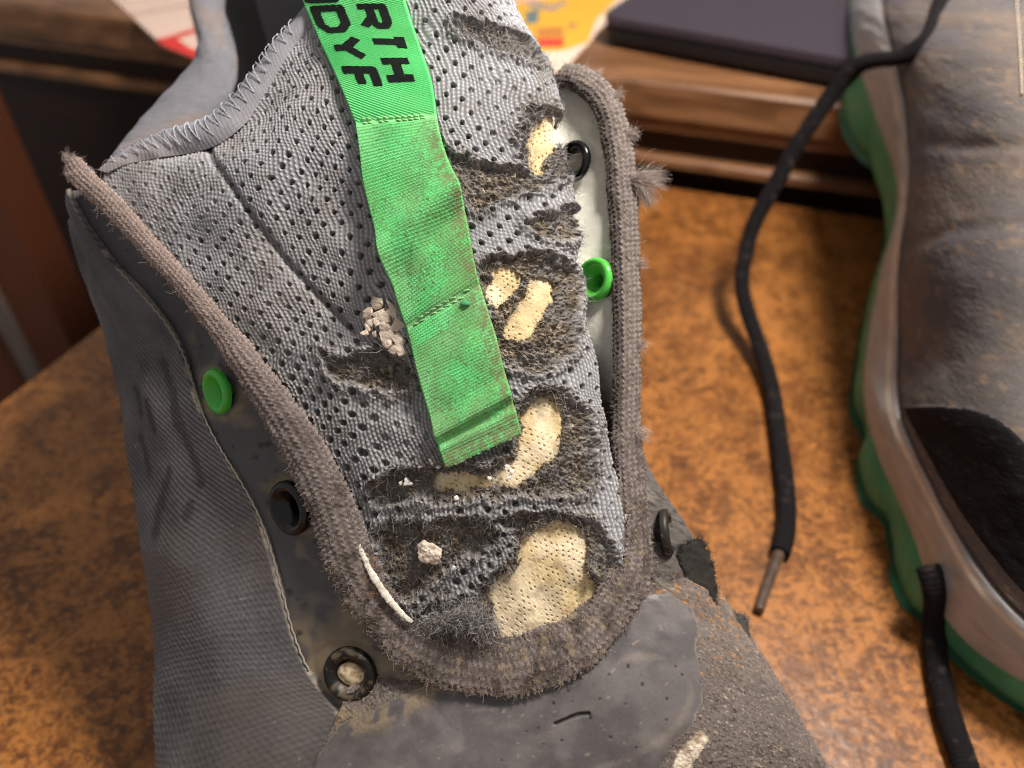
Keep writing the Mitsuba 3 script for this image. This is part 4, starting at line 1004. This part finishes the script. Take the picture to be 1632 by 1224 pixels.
for k, (key, S_, q, R, c, b_, dr_, lab) in enumerate(EYES):
    p, n = q_frame(S_, q[0], q[1]); n = n + np.array(tilt[k])
    x, y, ring = eyelet(key, p + n * (.9 if k in (1, 3, 4) else .25), n, R, c, b_, dr_, label=lab, seed=240 + 5 * k, hole=.34 if k in (0, 1, 3) else .50)
    kk = 'worn_shoe__eyelet' + ('' if k == 0 else f'_{k:03d}')
    if k == 2:
        n = n / np.linalg.norm(n)
        r2 = ring + n * .62 * R
        m = trimesh.creation.icosphere(3, 1.)
        w = np.array(m.vertices)
        w = w * (1 + .3 * (N3(w, 1.1, 260, 2) - .5))[:, None]
        w = p + n * (w[:, 2:] * .9 - .2) + x * w[:, :1] * R * .56 + y * w[:, 1:2] * R * .44
        cc = lerp(np.broadcast_to(C(226, 206, 172), w.shape), C(176, 150, 116), ss(.45, .65, N3(w, 1.2, 261, 2)))
        add(kk + '__foam_plug', w, np.array(m.faces), cc, 'cloth', label='cream plug of foam in the eyelet hole')
    else:
        Vd, Fd = disc(ring, 0)
        add(kk + '__hole_backing', Vd, Fd, c * .55 if k in (0, 3) else C(10, 9, 9), 'cloth', smooth=False)


# ------------------------------------------------------------------ the second shoe, heel up on the cabinet ledge
UP2 = Surf([
    [(215.6,545.5,80),(203,495.9,92),(186,421.5,110),(175.3,347.1,128),(178.2,305.8,138),(210.6,305.8,138),(297.7,388.5,118),(416.7,529,84)],
    [(162.4,380.5,72),(154.4,347.9,84),(145.9,309.9,98),(139,255.5,118),(145.4,228.3,128),(171.9,228.3,128),(233.2,276.9,108),(308.7,354.8,76)],
    [(155,317.8,64),(147.6,294.2,75),(138,266.2,88),(131.4,223.3,108),(138.5,204,117),(163.7,204,117),(217.2,242.5,98),(284,307.7,66)],
    [(154.1,286.9,52),(145.4,269,62),(133.8,243.8,76),(128.4,206.2,97),(136.6,190.1,106),(159.8,190.1,106),(210.4,224,86),(269.6,278.4,54)],
    [(142.1,258.9,38),(136.4,244,48),(129.8,226.1,60),(124.9,190.4,84),(133.7,174.1,95),(156.1,175.6,94),(208.4,209.5,70),(258.2,251.7,40)],
    [(131.5,230.3,24),(129.1,218,34),(127.3,205.8,44),(124.2,173.9,70),(132.2,159.2,82),(153.8,161.7,80),(207.1,194.4,52),(247.9,225.5,25)],
    [(124.7,207.3,17),(122,194.1,28),(120.8,182.1,38),(121.1,157,62),(128.5,144.4,74),(149.4,146.5,72),(203.6,176.5,42),(239.1,200.9,17)],
    [(122.3,174.6,14),(120.4,165.8,26),(118.8,156.3,38),(121.2,141,57),(127.7,131,68),(148.9,133.7,65),(197.4,157,38),(230,177.3,14)],
    [(122.2,145.5,13),(120.6,138.9,25),(119.9,132.5,37),(123.8,123.8,53),(131.6,117.6,61),(150.7,119.9,58),(188.7,135.9,36),(218.4,152.5,13)],
    [(122.8,120.8,12),(123.4,116.4,24),(124.6,111.2,36),(131.8,109.1,48),(139.4,106.8,54),(152.9,108.1,52),(180.8,119.3,34),(206.3,132,12)],
    [(134.1,105.4,12),(133,102.1,24),(134.3,100.8,34),(140.9,99.6,43),(147.6,99.7,47),(159.2,102.5,45),(180.4,112.6,30),(200.8,122.8,12)],
    [(158.8,100.8,12),(154.3,99,22),(151.9,98,30),(153.3,98.6,35),(157.5,99.9,37),(164.4,101.8,35),(178.1,107.9,26),(194.3,115.1,12)]])
RU = UP2.u[2]
vv, uu, P0, Nn = UP2.grid(.5)
mott, fine = N2(vv, uu, .07, 301, 3), N2(vv, uu, 1.1, 302, 2)
crease = np.exp(-((vv - UP2.L * .47 - .10 * (uu - 40) - 6 * (N2(vv, uu, .05, 303) - .5)) / 3.5) ** 2) + .6 * np.exp(-((vv - UP2.L * .60 + .2 * (uu - 40)) / 3.) ** 2)
groove = np.exp(-((uu - RU * 1.05) / 1.0) ** 2)
hh = (mott - .5) * 1.0 - .6 * crease * ss(RU + 3, RU + 15, uu) - .9 * groove + .25 * (fine - .5)
RAND = uu < RU
hh = np.where(RAND, 1.2 * np.sin(np.clip(uu / RU, 0, 1) * np.pi) ** .6 + .8 * (N2(vv, uu, .12, 304, 2) - .5), hh)
bump = Field([roller(np.array([(273,52),(272.6,66.7),(273.2,78.8),(274.9,86.8),(279.9,93.2),(287.4,97.3),(300.7,105.3),(332,107.5),(352.1,102.5),(354.9,81.7),(352.3,57.9),(337.4,61.3),(319.9,60.8),(299.7,58.3),(285.2,56.5)]))], 12, .4)(vv, uu) + (N2(vv, uu, .35, 305, 2) - .5) * .8
isb = (bump > 0) & (uu > RU)
hh = hh + .5 * ss(0, 1, bump) * (uu > RU)
col = lerp(np.broadcast_to(C(98, 92, 90), vv.shape + (3,)), C(110, 98, 91), ss(.42, .7, N2(vv, uu, .06, 306, 3)))
col = lerp(col, C(92, 88, 92), ss(.45, .7, N2(vv, uu, .05, 307, 3)) * .7) * (.75 + .5 * fine)[..., None]
col = lerp(col, C(150, 124, 100), ss(.62, .8, N2(vv, uu, .45, 308, 2)) * .4)
col = lerp(col, C(62, 46, 50), groove * .6)
rcol = lerp(np.broadcast_to(C(176, 173, 170), vv.shape + (3,)), C(228, 216, 196), np.exp(-((uu - RU * .86) / 2.2) ** 2) * ss(.30, .6, N2(vv, uu, .10, 309, 2) + .1) * ss(.2, .5, vv / UP2.L))
rcol = rcol * (.8 + .35 * N2(vv, uu, .22, 310, 2))[..., None]
bcol = np.broadcast_to(C(24, 22, 24), vv.shape + (3,)) * (.7 + .6 * N2(vv, uu, .2, 311, 3))[..., None]
bcol = lerp(bcol, C(90, 78, 70), ss(.68, .84, N2(vv, uu, .5, 312, 2)) * .2 + np.exp(-((uu - RU - 1.) / 1.5) ** 2) * .3)
V = P0 + Nn * hh[..., None]
cell = lambda m: m[:-1, :-1]
add('second_shoe__upper', V.reshape(-1, 3), grid_faces(*vv.shape, ~cell(isb) & ~cell(RAND)), col.reshape(-1, 3), 'cloth', label='dusty brown grey suede upper')
add('second_shoe__toe_bumper', V.reshape(-1, 3), grid_faces(*vv.shape, cell(isb)), bcol.reshape(-1, 3), 'cloth', label='black rubber toe bumper')
add('second_shoe__rand', V.reshape(-1, 3), grid_faces(*vv.shape, cell(RAND) & ~cell(isb)), rcol.reshape(-1, 3), 'synthetic', label='scuffed grey foam midsole rim')
n = 260
v = np.linspace(.0, .42, n) * UP2.L
u = np.interp(v, [0, UP2.L * .2, UP2.L * .42], np.array([(59.3,96.9),(153,97.5),(202.8,98.5)])[:, 1])
i_ = np.clip((v / UP2.L * (len(vv) - 1)).astype(int), 0, len(vv) - 1); k_ = np.clip((u / UP2.W * (vv.shape[1] - 1)).astype(int), 0, vv.shape[1] - 1)
p = UP2.at(v, u) + UP2.frame(v, u)[0] * (hh[i_, k_] + .3 + .12 * np.sin(np.arange(n) * 1.2))[:, None]
Vt, Ft = round_tube(gaussian_filter(p, (1.2, 0)), .32, 6)
add('second_shoe__seam', Vt, Ft, C(158, 146, 132), 'cloth', label='pale stitched seam along the upper')

op = np.array([(207.1,541.4,74),(193.5,504.4,70),(176.3,451.5,66),(166,417.9,63),(160.3,386,61),(154.2,357.8,59),(153.9,343.3,58),(157.9,334,55),(164.4,331.1,52),(162.8,310.1,45),(156.6,289.5,36),(148.5,273.7,28),(141.7,257.6,21),(137.3,246.6,17),(133.2,235,14),(128.4,222.1,12),(127.4,213.6,11),(128.4,207.5,10),(127,200.5,10),(122.1,193.7,10),(118.7,182.4,9),(117.9,173.5,9),(120.4,169.8,9),(122.1,166.6,9),(121.1,159,9),(120.2,153.4,8),(117.2,146.8,8),(116.5,138.9,8),(117.3,134,8),(120.2,131,8),(122.2,124.8,8),(125.5,117,8),(130.2,109.9,8),(136.9,102.4,8),(146.8,96,8),(158.8,94.4,8),(178.1,99.4,8),(197.1,111.7,8),(213.9,131.4,8),(227.8,156.3,8),(240,181.8,9),(250.9,206,12),(261.5,231.5,20),(270.3,257.6,36),(282.7,285.5,50),(302.4,320.4,60),(329.5,370.4,70),(425.5,525.7,78)])
oc = curve(op, 420)
n_up = np.linspace(0, 1, 200)
edge_in = np.vstack([UP2.at(n_up * UP2.L, np.full(200, 0.)), UP2.at(np.full(60, UP2.L), np.linspace(0, 1, 60) * UP2.W), UP2.at(n_up[::-1] * UP2.L, np.full(200, UP2.W))])
near = edge_in[[int(np.argmin(np.linalg.norm(edge_in[:, :2] - q[:2], axis=1))) for q in oc]]
near = gaussian_filter(near, (3, 0))
base_z = np.maximum(.4, oc[:, 2] - 11)
low = oc * [1, 1, 0] + (near - oc) * [.06, .06, 0] + np.c_[np.zeros((len(oc), 2)), base_z]
mid = near + [0, 0, .6] ; oc[:, :2] = near[:, :2] + (oc - near)[:, :2] * np.minimum(1, 2.5 / (np.linalg.norm((oc - near)[:, :2], axis=1, keepdims=True) + 1e-9)); mid2 = (near * .35 + oc * .65); mid2[:, 2] = oc[:, 2] + 3
ring = np.stack([mid, mid2, oc + [0, 0, 1.], oc - [0, 0, 2.5], low])
ctr = np.tile(oc.mean(0), (len(oc), 1)); ctr[:, :2] = (low[:, :2] + low[::-1][:, :2]) / 2; ctr[:, 2] = base_z * .5 + base_z[::-1] * .5
ring = np.concatenate([ring, ctr[None]])
gcol = lerp(np.broadcast_to(C(74, 134, 94), ring.shape[:2] + (3,)), C(98, 164, 118), N3(ring, .12, 321, 2)) * (.8 + .3 * N3(ring, .5, 322, 2))[..., None]
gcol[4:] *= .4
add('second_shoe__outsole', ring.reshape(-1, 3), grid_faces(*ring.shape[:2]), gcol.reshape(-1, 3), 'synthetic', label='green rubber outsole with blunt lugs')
tag('second_shoe', 'dusty shoe with a green sole and black toe bumper at the right edge', 'shoe')


# ------------------------------------------------------------------ black laces
def lace(key, pts, r, aglet=None, label=None, flat=.8):
    n = 420
    P = curve(pts, n)[:, :3]
    m = 20
    s = np.concatenate([[0], np.cumsum(np.linalg.norm(np.diff(P, axis=0), axis=1))])
    a = np.arange(m) * 2 * np.pi / m
    S_, A_ = np.meshgrid(s, a, indexing='ij')
    br = np.cos(2 * np.pi * (S_ / 2.4) + 4 * A_) * np.cos(2 * np.pi * (S_ / 2.4) - 4 * A_)
    rr = r * (1 + .06 * br + .16 * (N3(np.stack([S_ * .35, np.cos(A_), np.sin(A_)], -1), .6, 331, 2) - .5))
    N = np.tile([.1, -.6, .75], (n, 1))
    V = sweep(P, N, np.stack([rr * np.cos(A_), rr * np.sin(A_) * flat], -1))
    col = np.broadcast_to(C(26, 23, 25), V.shape) * (.7 + .5 * (br * .5 + .5))[..., None]
    col = lerp(col, C(92, 78, 66), ss(.66, .8, N3(V, .5, 332, 2)) * .35)
    add(key + '__cord', V.reshape(-1, 3), tube_faces(n, m), col.reshape(-1, 3), 'cloth')
    if aglet is not None:
        q = curve(aglet, 40)[:, :3]
        ar = np.interp(np.linspace(0, 1, 40), [0, .06, .12, .9, 1], [.75, 1, .96, .82, .78]) * r * .58
        V, F = round_tube(q, ar, 16)
        add(key + '__aglet', V, F, lerp(np.broadcast_to(C(104, 86, 74), V.reshape(-1, 3).shape), C(62, 50, 44), N3(V.reshape(-1, 3), .5, 333, 2)), 'gloss', label='brownish worn lace tip')
    tag(key, label, 'shoelace')


lace('shoelace', np.array([(179.7,354.2,124),(159.7,315.6,121),(150,296.8,116),(143.7,288.4,112),(139.4,291.4,107),(135.2,299.4,103),(130.7,304.6,99),(126.7,306.7,92),(121.3,305.8,82),(113.9,302.4,68),(106.6,297.1,52),(100.6,291.8,40),(96.9,283.8,29),(95.2,274.1,20),(96.8,262,13),(99.2,247.9,8),(100,231.2,4.5),(98.4,213.6,3),(95.3,193.3,2.8),(92.5,176.1,2.8),(89.1,162.9,2.8),(84.5,152.5,2.8)]), 3.3,
     np.array([(84.7,153.4,2.8),(81,146.7,2.4),(77.1,139.6,2.1),(73.4,132.4,1.9)]), 'long black shoelace hanging off the second shoe onto the table, ending in a brown tip')
lace('shoelace_001', np.array([(116.5,132.9,23),(117.4,129.5,21),(118.7,127.6,17),(120.5,125.6,9),(120.6,121.5,4.2),(118.5,112.5,3.2),(116.8,103.4,3.2),(115.8,94.6,3.2),(115.3,86.3,3.2),(113.6,74.9,3.2)]), 3.4, None,
     'short black shoelace end lying on the table by the toe of the second shoe')


# ------------------------------------------------------------------ debris, torn scraps and loose fibres on the worn shoe
def on_tongue(q, lift=0.):
    q = np.array(q)
    p, n = TONGUE.at(q[:, 0], q[:, 1]), TONGUE.frame(q[:, 0], q[:, 1])[0]
    return p + n * lift, n


chip_at = [(86.6,39.3),(86.9,41.4),(89.4,37),(89,38.9),(89.1,41),(91.6,36.7),(93.2,35.8),(90.8,39.3),(93,38.9),(92,41.1),(94.3,35),(94.5,38.9),(96.4,38.2),(95.8,40.4),(97.7,40.3),(97.9,38.7),(91.5,38.1),(94.4,36.8),(124,34),(128.2,27.9),(124.4,50.9),(125.6,51.5),(126.6,50.7),(131,38.1),(143.2,27),(145.7,32.7),(128.6,28.7),(124,38),(126.7,46.9),(128.6,26.4)]
chip_r = [1.7, 1.3, 1.5, 1.7, 1.6, 1.3, 1.0, 1.7, 1.5, 1.9, .9, 1.9, 1.5, 1.7, 1.6, 1.2, 1.2, .8, .65, .9, .7, .6, .6, .6, 2.3, .6, .5, .5, .5, .5]
for k, (q, r) in enumerate(zip(chip_at, chip_r)):
    p, n = on_tongue([q], .35 + .3 * rng.random())
    n = n[0]; x = np.cross(n, [.3, 1, .2]); x /= np.linalg.norm(x); y = np.cross(n, x)
    m = 9
    ang = np.sort(rng.uniform(0, 2 * np.pi, m)); rad = r * rng.uniform(.72, 1.05, m)
    lo = np.stack([rad * np.cos(ang), rad * np.sin(ang), np.full(m, -.45)], 1)
    lo = lo * (1 + .25 * rng.normal(size=(m, 1)) * (r > 2)); hi = lo * [.88, .88, 0] + np.c_[np.zeros((m, 2)), .18 + .30 * rng.random(m)]
    mid = rng.normal(size=(3, 3)) * [.3 * r, .3 * r, .05] + [0, 0, .5]
    h_ = trimesh.convex.convex_hull(np.vstack([lo, hi, mid]))
    if r > 2:
        h_ = trimesh.creation.icosphere(3, 1.)
        h_.vertices = np.array(h_.vertices) * (.35 + 1.3 * N3(np.array(h_.vertices), 1.6, 405, 3))[:, None] * [r, r * .9, r * .6] + [0, 0, .3]
    if r <= 2:
        h_ = h_.subdivide().subdivide()
        h_.vertices = np.array(h_.vertices) + .16 * (N3(np.array(h_.vertices) + k * 7.7, 2.2, 406, 2) - .5)[:, None] * [1, 1, 1.4]
    v = np.array(h_.vertices)
    t_ = rng.normal(size=2) * .15
    v[:, 2] += v[:, 0] * t_[0] + v[:, 1] * t_[1]
    w = p + v[:, :1] * x + v[:, 1:2] * y + v[:, 2:] * n
    c = lerp(np.broadcast_to(C(216, 200, 184) if k < 18 or k == 24 else C(235, 230, 225), w.shape), C(170, 150, 130), rng.random(len(w)) * .35)
    add('worn_shoe__tongue__flake', w, np.array(h_.faces), c, 'cloth', smooth=False)

# pale core showing at the binding's inner edge
for pts, r in (([(-30.4,98.2,81.5),(-29.9,96.4,80.1),(-28.4,94,78.2),(-26.1,91.3,75.8),(-23.3,88.7,73.3),(-19.8,86.4,70.9)], .7), ([(24.4,114.2,87.4),(24.7,111.4,85.7),(24.9,108.7,83.8)], .8), ([(24,107.9,83.4),(24,105.4,81.8),(24.2,101.8,79.1)], .85)):
    P = curve(pts, 60)[:, :3]
    rr = r * np.sin(np.linspace(.06, .94, 60) * np.pi) ** .5 * (1 + .3 * (N3(P, .9, 401, 2) - .5))
    rr = rr * (.75 + .5 * N3(P, 1.7, 403))
    V, F = round_tube(P + rng.normal(size=(60, 3)) * .05, rr, 10, .5)
    V = V.reshape(-1, 3)
    add('worn_shoe__binding_core', V, F, lerp(np.broadcast_to(C(222, 214, 200), V.shape), C(150, 136, 120), ss(.45, .75, N3(V, 1.1, 402, 2)) * .6), 'cloth',
        label='white inner core showing where the binding has worn through')


def scrap(key, pts, lift, colour, bend, label):
    """A torn scrap of thick felt standing off the shoe's side."""
    P = np.array(pts); c = P.mean(0)
    u_, s_, vt = np.linalg.svd(P - c); ex, ey, n = vt[0], vt[1], vt[2]
    if n @ np.array([0, -.67, .74]) < 0:
        n = -n
    q = np.stack([(P - c) @ ex, (P - c) @ ey], 1)
    g = Polygon(roller(q)).buffer(0); x0, y0, x1, y1 = g.bounds
    X, Y = np.meshgrid(np.arange(x0 - .5, x1 + .6, .22), np.arange(y0 - .5, y1 + .6, .22), indexing='ij')
    f = Field([g], 6, .15, .5)(X, Y) + (N2(X, Y, 1.0, 411, 2) - .5) * 2.4
    ins = f > 0
    keep = ins[:-1, :-1] & ins[1:, 1:] & ins[1:, :-1] & ins[:-1, 1:]
    Zt = bend * (X / (x1 - x0)) ** 2 * 3 + (N2(X, Y, .4, 412, 2) - .5) * 1.0 + .5 * ss(0, 1, f)
    top = c + X[..., None] * ex + Y[..., None] * ey + (Zt + lift)[..., None] * n
    bot = top - n * .9
    ff = grid_faces(*X.shape, keep)
    cc = np.broadcast_to(colour, top.shape) * (.55 + .8 * N2(X, Y, 1.2, 413, 2))[..., None]
    V, F, cc = cat([(top, ff, cc.reshape(-1, 3)), (bot, ff[:, ::-1], colour * .5)])
    rim = np.argwhere((f > 0) & (f < .5))
    root = top[rim[:, 0], rim[:, 1]]
    d = root - c + rand_dirs(len(root)) * 2
    fv, fF, fc = fibres(root, d, rng.uniform(.5, 2.0, len(root)), .05, pick([colour * 1.1, colour * 1.8], len(root)), .8)
    add(key, *cat([(V, F, cc), (fv, fF, fc)]), 'cloth', label=label)


scrap('worn_shoe__torn_scrap', [(34.9,104.1,70.5),(37.1,105.2,71.7),(40.5,106.3,71.5),(42.7,104.9,68.5),(43.8,101.6,64),(43.9,97.7,60.4),(44.1,94.2,57.3),(39.5,95.4,62.4),(36.7,98.1,66.9),(35,101.2,68.8)], .2, C(50, 47, 44), .2, 'dark frayed scrap of felt standing up at the right side')
scrap('worn_shoe__torn_scrap', [(49,97.1,53.8),(51.5,98.8,54.2),(52.7,98.4,53),(52.6,95.8,50.9),(52.1,92.8,49.1),(49.9,94.6,51.8)], .2, C(78, 76, 74), .1, 'small torn tab on the right edge of the suede')

# ---- lint: thousands of single fibres
LIGHT = [C(176, 158, 150), C(150, 136, 130), C(128, 116, 112), C(196, 182, 172)]
DARKF = [C(120, 112, 108), C(92, 84, 80), C(150, 142, 138), C(104, 92, 80), C(170, 160, 150)]


def surface_normals(G):
    n = np.cross(np.gradient(G, axis=0), np.gradient(G, axis=1))
    return n / (np.linalg.norm(n, axis=-1, keepdims=True) + 1e-12)


# on the binding
bn = BV - BP[:, None]; bn /= np.linalg.norm(bn, axis=-1, keepdims=True)
nf = 22000
i = (rng.random(nf) * nb).astype(int); j = rng.integers(0, mb, nf)
bald = ss(.36, .60, N3(BV[i, j], .28, 420, 2)) + .12 > rng.random(nf); i, j = i[bald], j[bald]; nf = len(i)
up = (np.sin(th[j]) > -.55); i, j = i[up], j[up]
root = BV[i, j] + rng.normal(size=(len(i), 3)) * .12
along = np.gradient(BP, axis=0); along /= np.linalg.norm(along, axis=1, keepdims=True)
d = bn[i, j] * rng.uniform(.2, 1., (len(i), 1)) + along[i] * rng.normal(size=(len(i), 1)) * .8 + rand_dirs(len(i)) * .5
side = np.abs(np.cos(th[j]))
ln = rng.gamma(1.6, .40, len(i)) * (.7 + .5 * side) * (1 - .45 * ss(.12, .25, tb_[i]) * (1 - ss(.6, .7, tb_[i])))
cc = lerp(BCOL[i, j], pick(LIGHT, len(i)), rng.uniform(.1, .6, len(i)) * (1 - .5 * ss(.12, .35, tb_[i]) * (1 - ss(.6, .75, tb_[i]))))
fp = [fibres(root, d, ln, .045, cc, 1.1)]
# the matted lower run of the binding
nf = 7000
i = np.clip((rng.normal(.50, .10, nf) * nb).astype(int), 0, nb - 1); j = rng.integers(0, mb // 2 + 1, nf)
d = bn[i, j] * .35 + rand_dirs(nf) * .9
cc = pick([C(140, 126, 118), C(104, 92, 84), C(72, 62, 56), C(176, 156, 126), C(158, 142, 130)], nf)
fp.append(fibres(BV[i, j] + rng.normal(size=(nf, 3)) * .15, d, rng.gamma(2.2, .36, nf), .05, cc, 2.2, seg=3))


def tuft(px, n, length, direction, spread, colours, r=.04, curl=.8, rad=1.2):
    root = np.array(px) + rng.normal(size=(n, 3)) * rad * .5
    d = np.array(direction) + rng.normal(size=(n, 3)) * spread
    return fibres(root, d, rng.uniform(.4, 1., n) * length, r, pick(colours, n), curl, seg=4, gravity=.12)


for p, n, l_, d, sp_ in (((27.4,163.7,126.3), 300, 8.0, (1, .1, .2), .2), ((28,163,125.5), 240, 6.8, (.75, -.5, -.6), .18), ((27.5,135.1,102), 130, 2.6, (1, 0, .2), .5),
                        ((26.4,119.4,90.5), 260, 3.4, (1, -.3, .2), .5), ((19.5,185.9,140.5), 110, 2.2, (.3, .5, .8), .5), ((26.7,172.6,132.5), 140, 2.6, (1, .2, .4), .5),
                        ((-99.6,168.2,128.3), 220, 2.2, (-.3, .5, .7), .6), ((24.1,180.5,138.2), 120, 2., (.9, .3, .5), .5), ((28.2,149.3,113.3), 90, 2.2, (1, .2, .2), .5)):
    fp.append(tuft(p, n, l_, d, sp_, LIGHT, curl=.35 if l_ > 5 else .8))
add('worn_shoe__edge_binding__lint', *cat(fp), 'cloth', kind='stuff', label='frayed pale fibres of the binding')

# in and round the tears of the tongue
a, b, foam, tear = tongue_state(P0T := TONGUE_V[::2, ::2])
TN = NT[::2, ::2]
wgt = np.exp(-((tear - .4) / 1.5) ** 2) + .55 * (tear > 0) + .10 * np.exp(-((tear + 2.5) / 2.0) ** 2)
wgt = (wgt + 1.6 * np.exp(-((foam + .1) / .6) ** 2)) * (foam < .55)
idx = np.flatnonzero(rng.random(wgt.size) < (wgt * 26000 / wgt.sum()).ravel())
root = P0T.reshape(-1, 3)[idx]; nn = TN.reshape(-1, 3)[idx]
ln = rng.gamma(1.3, .95, len(idx))
d = nn * rng.uniform(.05, .8, (len(idx), 1)) + rand_dirs(len(idx)) * .9
near_edge = np.exp(-((tear.ravel()[idx] + .4) / 1.2) ** 2)
cc = lerp(pick(DARKF, len(idx)), pick([C(178, 176, 178), C(150, 150, 154), C(128, 126, 128)], len(idx)), near_edge * .8)
fp = [fibres(root + nn * .1, d, ln, .04, cc, 1.8, seg=3)]
# a matted grey clump below the lower left of the big foam patch
for c, n in (((-9.4,86.7,73.4), 900), ((-6.1,85.3,71.7), 700), ((-12.7,86.9,71), 600), ((-15.9,86.8,70), 400)):
    fp.append(fibres(np.array(c) + rng.normal(size=(n, 3)) * [1.9, 1.2, 1.], rand_dirs(n) + [0, -.3, .6], rng.uniform(1., 3.2, n), .045, pick([C(158, 154, 152), C(112, 106, 104), C(80, 74, 72), C(186, 182, 180)], n), 1.8, seg=3))
for c, n in (((-27.9,95.4,76.8), 130), ((-26.7,92.7,73.7), 60)):
    fp.append(fibres(np.array(c) + rng.normal(size=(n, 3)) * [.5, 1.2, 1.2], rand_dirs(n), rng.uniform(.6, 1.6, n), .045, pick([C(190, 112, 52), C(160, 100, 58)], n), 1.2))
add('worn_shoe__tongue__frayed_yarn', *cat(fp), 'cloth', kind='stuff', label='frayed grey and brown yarn round the tears')

# nap of the suede, and rusty lint where it meets the flap
nf = 15000
i = rng.integers(0, SUEDE.shape[0], nf); j = rng.integers(0, SUEDE.shape[1], nf)
ok = ~over[i, j]; i, j = i[ok], j[ok]
sn = surface_normals(SUEDE); sn *= np.sign(np.mean(sn[..., 2]))
root = SUEDE[i, j]
cc = pick([C(120, 110, 104), C(146, 134, 124), C(92, 82, 78), C(176, 160, 146)], len(i))
rust = (uu_v[i, j] > VAMP.W * .6) & (vv_v[i, j] < 9) & (rng.random(len(i)) < .45)
cc[rust] = pick([C(186, 124, 60), C(160, 110, 66)], rust.sum())
fp = [fibres(root, sn[i, j] * .5 + rand_dirs(len(i)) * .8, rng.uniform(.4, 1.3, len(i)) * np.where(rust, 1.4, 1), .04, cc, 1.1)]
# matted fuzz on the foot of the right flap
fv, fu = rng.uniform(.62, 1, 5200) * FLAP.L, rng.uniform(.05, .8, 5200) * FLAP.W
fn_, _, _ = FLAP.frame(fv, fu)
cc = pick([C(128, 118, 112), C(150, 138, 128), C(96, 88, 84), C(172, 156, 140)], len(fv))
rust = (fu > FLAP.W * .5) & (fv > FLAP.L * .86) & (rng.random(len(fv)) < .5)
cc[rust] = pick([C(188, 122, 56), C(150, 104, 64)], rust.sum())
keepf = ~((fu > FLAP.W * .42) & (fv < FLAP.L * .90))
fp.append(fibres((FLAP.at(fv, fu) + fn_ * .3)[keepf], (fn_ * .5 + rand_dirs(len(fv)) * .8)[keepf], rng.uniform(.6, 1.9, len(fv))[keepf], .042, cc[keepf], 1.2))
add('worn_shoe__vamp__nap', *cat(fp), 'cloth', kind='stuff', label='matted suede nap with rusty lint')

tag('worn_shoe', 'worn out grey shoe without laces, its mesh tongue torn open', 'shoe')
print('triangles', TRIS[0])
